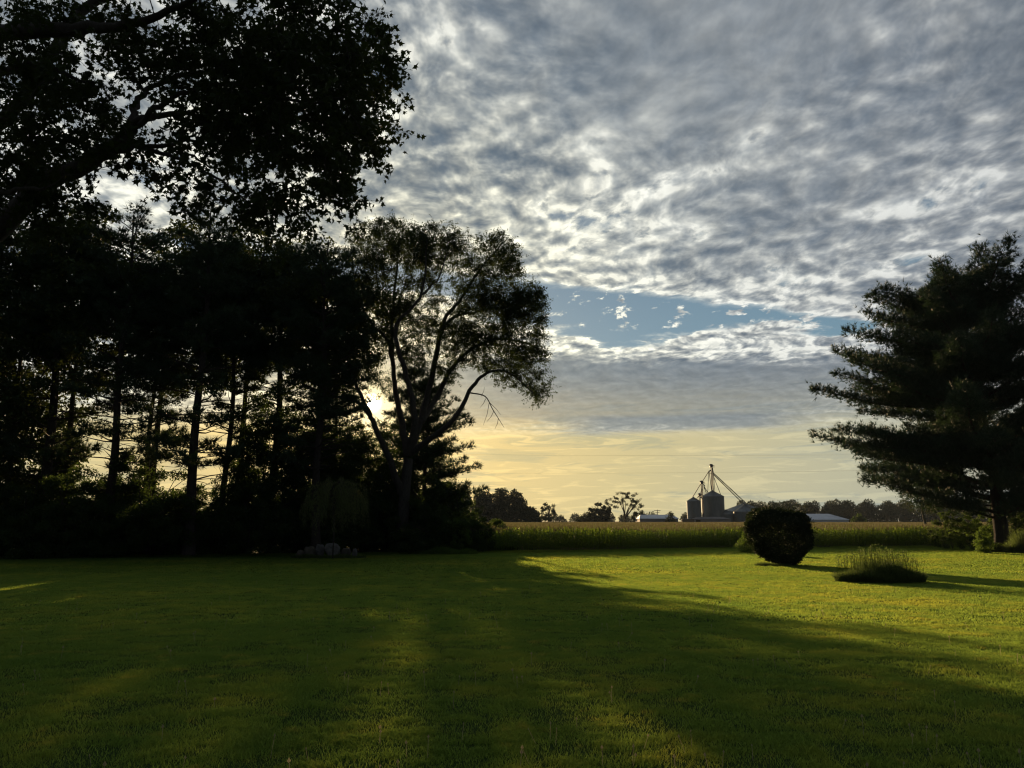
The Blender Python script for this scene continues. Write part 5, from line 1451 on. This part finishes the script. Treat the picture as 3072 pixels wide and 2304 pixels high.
# low pale shed with a dark doorway
def gable(name, label, X0, X1, yridge, yeave, Y, dep, wall, roof, sxf=sx, syf=sy, hip=0.0, doorway_shade=None, group=None, panes=True, cat="shed", ov=.25):
    a, b_ = fx(sxf(X0), Y), fx(sxf(X1), Y); ze, zr = fz(syf(yeave), Y), fz(syf(yridge), Y); w = b_ - a
    root = empty(name, ((a + b_) / 2, Y, 0)); tag(root, label, cat, group)
    g = Geo(); x = w / 2; y1 = dep; hp = hip * w
    def quadpanel(x0, x1): g.add([(x0, 0, 0), (x1, 0, 0), (x1, 0, ze), (x0, 0, ze)], [(0, 1, 2, 3)])
    if doorway_shade:
        d0, d1, dh = [fx(sxf(q), Y) - (a + b_) / 2 for q in doorway_shade[:2]] + [fz(syf(doorway_shade[2]), Y)]
        quadpanel(-x, d0); quadpanel(d1, x); g.add([(d0, 0, dh), (d1, 0, dh), (d1, 0, ze), (d0, 0, ze)], [(0, 1, 2, 3)])
        g2 = Geo(); g2.box(((d0 + d1) / 2, .35, dh / 2), (d1 - d0, .1, dh)); g2.build("doorway_shade", MAT['dark'], root)  # near-black panel painted as the shade inside the open doorway
    else: quadpanel(-x, x)
    g.add([(x, 0, 0), (x, y1, 0), (x, y1, ze), (x, 0, ze)], [(0, 1, 2, 3)]); g.add([(-x, y1, 0), (-x, 0, 0), (-x, 0, ze), (-x, y1, ze)], [(0, 1, 2, 3)])
    g.add([(x, y1, 0), (-x, y1, 0), (-x, y1, ze), (x, y1, ze)], [(0, 1, 2, 3)])
    if not hip:
        for s in (-x, x): g.add([(s, 0, ze), (s, y1, ze), (s, y1 / 2, zr)], [(0, 1, 2)])
    k = w / max(4, int(w / 1.2)); xx = -x + k
    while xx < x - .2:                                    # standing ribs of the siding
        if not doorway_shade or not (d0 - .1 < xx < d1 + .1): g.box((xx, -.03, ze / 2), (.08, .06, ze - .02))
        xx += k
    g.build("wall", MAT[wall], root)
    g = Geo(); e = ov; t_ = .12
    A = [(-x - e, -e, ze - .05), (x + e, -e, ze - .05), (x + e - hp, y1 / 2, zr), (-x - e + hp, y1 / 2, zr)]
    B = [(x + e, y1 + e, ze - .05), (-x - e, y1 + e, ze - .05), (-x - e + hp, y1 / 2, zr), (x + e - hp, y1 / 2, zr)]
    for q in (A, B): g.add([(p[0], p[1], p[2] + t_) for p in q] , [(0, 1, 2, 3)]); g.add(q, [(3, 2, 1, 0)])
    g.add([A[0], A[1], (A[1][0], A[1][1], A[1][2] + t_), (A[0][0], A[0][1], A[0][2] + t_)], [(0, 1, 2, 3)])
    if hip:
        g.add([A[1], B[0], (x + e - hp, y1 / 2, zr + t_)], [(0, 1, 2)]); g.add([B[1], A[0], (-x - e + hp, y1 / 2, zr + t_)], [(0, 1, 2)])
    n_ = max(4, int(w / 1.2))
    for i in range(n_ + 1):
        xb = -x - e + (w + 2 * e) * i / n_; xt = max(-x - e + hp, min(x + e - hp, xb)) if hip else xb
        g.tube([(xb, -e, ze + t_), (xt, y1 / 2, zr + t_)] if abs(xt - xb) < .01 else [(xb, -e, ze + t_), (xb + (xt - xb), y1 / 2, zr + t_)], .05, 3)
    g.build("roof", MAT[roof], root)
    return root
gable("low_shed", "low pale shed with one dark doorway in front of the bins", 440, 1240, 1308, 1352, 388, 9, 'pale', 'pale', hip=.16, doorway_shade=(492, 590, 1368))
# farm wagon left of the low shed
wg = empty("farm_wagon", (fx(sx(310), 386), 386, 0)); tag(wg, "dark farm wagon with a pale top rail left of the low shed", "farm wagon")
L_ = fx(sx(440), 386) - fx(sx(180), 386); zt = fz(sy(1350), 386)
g = Geo(); g.box((0, 0, (zt + .7) / 2), (L_, 2.4, zt - .7)); [g.box((-L_ / 2 + (i + .5) * L_ / 8, -1.25, (zt + .7) / 2), (.12, .1, zt - .75)) for i in range(8)]; g.build("wagon_box", MAT['wood'], wg)
g = Geo(); g.box((-.15 * L_, -1.28, zt + .06), (L_ * .7, .16, .18)); g.build("top_rail", MAT['whitewall'], wg)
for sxx in (-.3, .3):
    for syy in (-1.0, 1.0):
        g = Geo(); g.tube([(sxx * L_, syy - .15, .5), (sxx * L_, syy + .15, .5)], .5, 14, cap=True); g.build("wheel", MAT['rubber'], wg)
def s2x(X): return (1700 + X / 5.53) / 3
def s2y(Y_): return (1430 + Y_ / 5.53) / 3
gable("farm_shed", "long low shed with a blue-grey metal roof behind the small conifer", 1215, 1850, 634, 697, 350, 13, 'pale', 'roof', s2x, s2y, hip=.09, cat="shed")
def s4x(X): return (2180 + X / 3.16) / 3
def s4y(Y_): return (1450 + Y_ / 3.16) / 3
gable("machinery_barn", "white metal barn with a pale hipped roof right of the big round bush", 690, 1157, 290, 346, 330, 15, 'whitewall', 'roof', s4x, s4y, hip=.26, cat="barn")
g = Geo()
# utility pole behind the conifer
up = empty("utility_pole", (fx(s2x(1510), 420), 420, 0)); tag(up, "utility pole with a cross-arm above the small conifer", "utility pole")
zt = fz(s2y(545), 420)
g = Geo(); g.tube([(0, 0, 0), (0, 0, zt)], [.2, .15], 6, cap=True); g.build("pole", MAT['wood'], up)
g = Geo(); g.box((0, 0, zt - .6), (3.4, .2, .26)); g.box((0, 0, zt - 1.6), (2.2, .2, .2)); g.build("cross_arm", MAT['wood'], up)

# ------------------------------------------------------------------ far trees
def far_tree(label, name, px, Y, pyt, wpx, seed, base=0.1, group="far trees on the skyline", n=2600, shape='round', size=0.62, cat="tree", spread=1.1, mat='far', sp=34, pyb=None):
    p = foot(px, Y); h = at(px, pyt, Y).z; r = wpx / 2 / FPX * Y
    if shape == 'round': lob = [((0, 0, h * (.5 + base / 2)), (r * .8, r * .8, h * (1 - base) * .40)), ((-r * .3, 0, h * .4), (r * .55, r * .6, h * .25)), ((r * .3, 0, h * .45), (r * .55, r * .6, h * .25))]
    elif shape == 'cone': lob = [((0, 0, h * .25), (r * .85, r * .85, h * .2)), ((0, 0, h * .5), (r * .6, r * .6, h * .2)), ((0, 0, h * .8), (r * .25, r * .25, h * .16))]
    else: lob = [((-r * .55, 0, h * .62), (r * .4, r * .5, h * .12)), ((r * .55, 0, h * .6), (r * .4, r * .5, h * .13)), ((-r * .15, 0, h * .86), (r * .45, r * .5, h * .1)), ((r * .2, 0, h * .72), (r * .4, r * .4, h * .12)),
                 ((-r * .8, 0, h * .74), (r * .2, r * .3, h * .06)), ((r * .86, 0, h * .42), (r * .16, r * .3, h * .05)), ((r * .4, 0, h * .9), (r * .25, r * .3, h * .06))]
    wp = [([Vector((0, 0, 0)), Vector((0, 0, h * .3)), Vector((r * .05, 0, h * .7))], .025 * h, .008 * h)]
    rng = random.Random(seed)
    for i in range(5 if shape != 'open' else 8):
        a = rng.uniform(-.9, .9) if shape == 'open' else rng.uniform(-.6, .6)
        wp.append(([Vector((0, 0, h * .2)), Vector((a * r * .4, rng.uniform(-.3, .3) * r, h * .45)), Vector((a * r, rng.uniform(-.4, .4) * r, h * .78))], .018 * h, .006 * h))
    return plant(name, label, cat, group, p, dict(seed=seed, lobes_=lob, n_leaf=n, size=size, wood_pts=wp, mat=mat, sprays=sp, leaf_spread=spread, shell=.3))
far_tree("small round-headed tree at the right end of the far left wood", "skyline_tree", 548, 400, 500.5, 17, 501, .3, n=2600, sp=30)
far_tree("bushy low tree at the foot of the small round-headed tree", "skyline_tree", 541, 395, 511, 22, 502, 0, n=2200, sp=26)
far_tree("dense round dark tree left of the spreading tree", "skyline_tree", 600, 360, 500.0, 27, 503, .0, n=8000, sp=80, size=.75)
far_tree("wide spreading open-crowned tree on the skyline", "skyline_tree", 625, 362, 490.6, 39, 504, .3, n=3800, shape='open', sp=70, size=.5, spread=.9)
far_tree("low tree under the spreading tree's right side", "skyline_tree", 640, 366, 509, 18, 505, .05, n=2400, sp=26)
far_tree("small dark conifer in front of the long low shed", "conifer", 671, 342, 513, 17, 506, .0, n=2400, shape='cone', sp=30, size=.5)
far_tree("loose tree touching the narrow grain bin on its left", "skyline_tree", 695, 408, 508.5, 24, 507, .1, n=2600, sp=34, size=.5)
far_tree("low shrubby tree between the round dark tree and the far gap", "skyline_tree", 583, 368, 512.5, 20, 508, .05, n=1800, sp=24)
far_tree("rounded grey-green shrub right of the white barn", "skyline_tree", 858, 345, 514.0, 14, 509, .0, n=1800, sp=20, mat='shrub')
far_tree("tree rising above the skyline left of the farm's low shed", "skyline_tree", 651, 372, 514, 16, 510, .0, n=1700, sp=20)
far_tree("tree behind the big round bush on the skyline", "skyline_tree", 806, 372, 501.5, 20, 511, .0, n=3000, sp=34)

def wood(name, label, spots, seed, n=1500, size=.9):
    """a far wood that reads as one mass"""
    nr = np.random.default_rng(seed); g = Geo()
    for (px, Y, pyt, wpx) in spots:
        p = foot(px, Y); h = at(px, pyt, Y).z; r = wpx / 2 / FPX * Y
        g.tube([(p[0], Y, 0), (p[0], Y, h * .7)], [.3, .1], 5, 1)
        parts_ = [lobe_points(nr, (p[0] + nr.uniform(-.3, .3) * r, Y + nr.uniform(-.5, .5) * r, h * f), (r * w, r * w, h * .22), int(n * q), .5) for f, w, q in ((.22, .95, .3), (.45, 1.0, .3), (.66, .85, .25), (.82, .55, .15))]
        C = np.concatenate(parts_); C = C[C[:, 2] > .1]
        leaves_at(g, nr, C, size, LEAF_DIAMOND, flat=.3)
    o = g.build(name, [MAT['far'], MAT['bark']]); tag(o, label, "woodland", kind='stuff')
rng = random.Random(6)
sp = []
for i in range(26):
    px = 300 + i * 9.3 + rng.uniform(-3, 3)
    top = np.interp(px, [300, 470, 480, 492, 500, 507, 515, 522, 528, 536, 545], [488, 489, 491, 489.5, 488.5, 491, 489, 493, 503, 508, 514]) + rng.uniform(-.5, 2.0)
    sp.append((px, 340 + rng.uniform(0, 18), top, rng.uniform(15, 22)))
wood("left_woodland", "dark wood beyond the corn, seen between the elm and the small round-headed tree", sp, 71, 3600, .9)
sp = []
for i in range(36):
    px = 742 + i * 9.5 + rng.uniform(-4, 4)
    sp.append((px, 560 + rng.uniform(0, 40), np.interp(px, [742, 800, 1100], [501.5, 501, 499.5]) + rng.uniform(-1.0, 2.0), rng.uniform(15, 22)))
wood("far_woodland", "dark wood closing the horizon behind the farm and the white barn", sp, 72, 2600, 1.3)
sp = []
for i in range(16):
    px = 556 + i * 9 + rng.uniform(-4, 4)
    sp.append((px, 700 + rng.uniform(0, 40), 514.5 + rng.uniform(-2.5, 1.5), rng.uniform(8, 14)))
wood("distant_hedgerow", "low far hedgerow in the gaps of the skyline left of the farm", sp, 73, 700, 1.3)

# ------------------------------------------------------------------ power line over the corn
def pole2(px, Y, label):
    p = foot(px, Y); root = empty("power_pole", (p[0], Y, 0)); tag(root, label, "power pole", "poles of the power line over the corn")
    g = Geo(); g.tube([(0, 0, 0), (0, 0, 13.4)], [.16, .11], 7, cap=True); g.build("pole", MAT['wood'], root)
    g = Geo(); g.box((0, 0, 12.6), (.14, 2.4, .14)); g.build("cross_arm", MAT['wood'], root)
    return Vector((p[0], Y, 0))
YP = 118.0
a = pole2(432, YP, "power pole hidden behind the elm and the small pine"); b_ = pole2(968, YP, "power pole hidden behind the great pine")
for y0, y1, sag, lab in ((454.2, 453.6, .25, "upper thin power wire crossing the sky above the corn"), (472.8, 468.5, .3, "lower thin power wire crossing behind the elevator tops")):
    z0, z1 = fz(y0, YP), fz(y1, YP)
    pts_ = [(a.x + (b_.x - a.x) * t, YP, z0 + (z1 - z0) * t - sag * 4 * t * (1 - t)) for t in np.linspace(0, 1, 17)]
    g = Geo(); g.tube(pts_, .007, 4); o = g.build("power_wire", MAT['wire']); tag(o, lab, "power wire", "wires of the power line over the corn")

# ================================================================== thin evening haze
g = Geo(); x0, x1, y0, y1, z0, z1 = -700, 700, -60, 820, -1.2, 70
g.add([(x0, y0, z0), (x1, y0, z0), (x1, y1, z0), (x0, y1, z0), (x0, y0, z1), (x1, y0, z1), (x1, y1, z1), (x0, y1, z1)],
      [(0, 3, 2, 1), (4, 5, 6, 7), (0, 1, 5, 4), (1, 2, 6, 5), (2, 3, 7, 6), (3, 0, 4, 7)])
m_, N = new_mat("evening_haze")
pv = N.n('ShaderNodeVolumePrincipled'); pv.inputs['Color'].default_value = (0.68, 0.82, 1.0, 1); pv.inputs['Density'].default_value = 0.00006; pv.inputs['Anisotropy'].default_value = 0.1
out = N.n('ShaderNodeOutputMaterial'); N.nt.links.new(pv.outputs[0], out.inputs[1])
tag(g.build("haze", m_), "thin evening haze over the fields", kind='stuff')
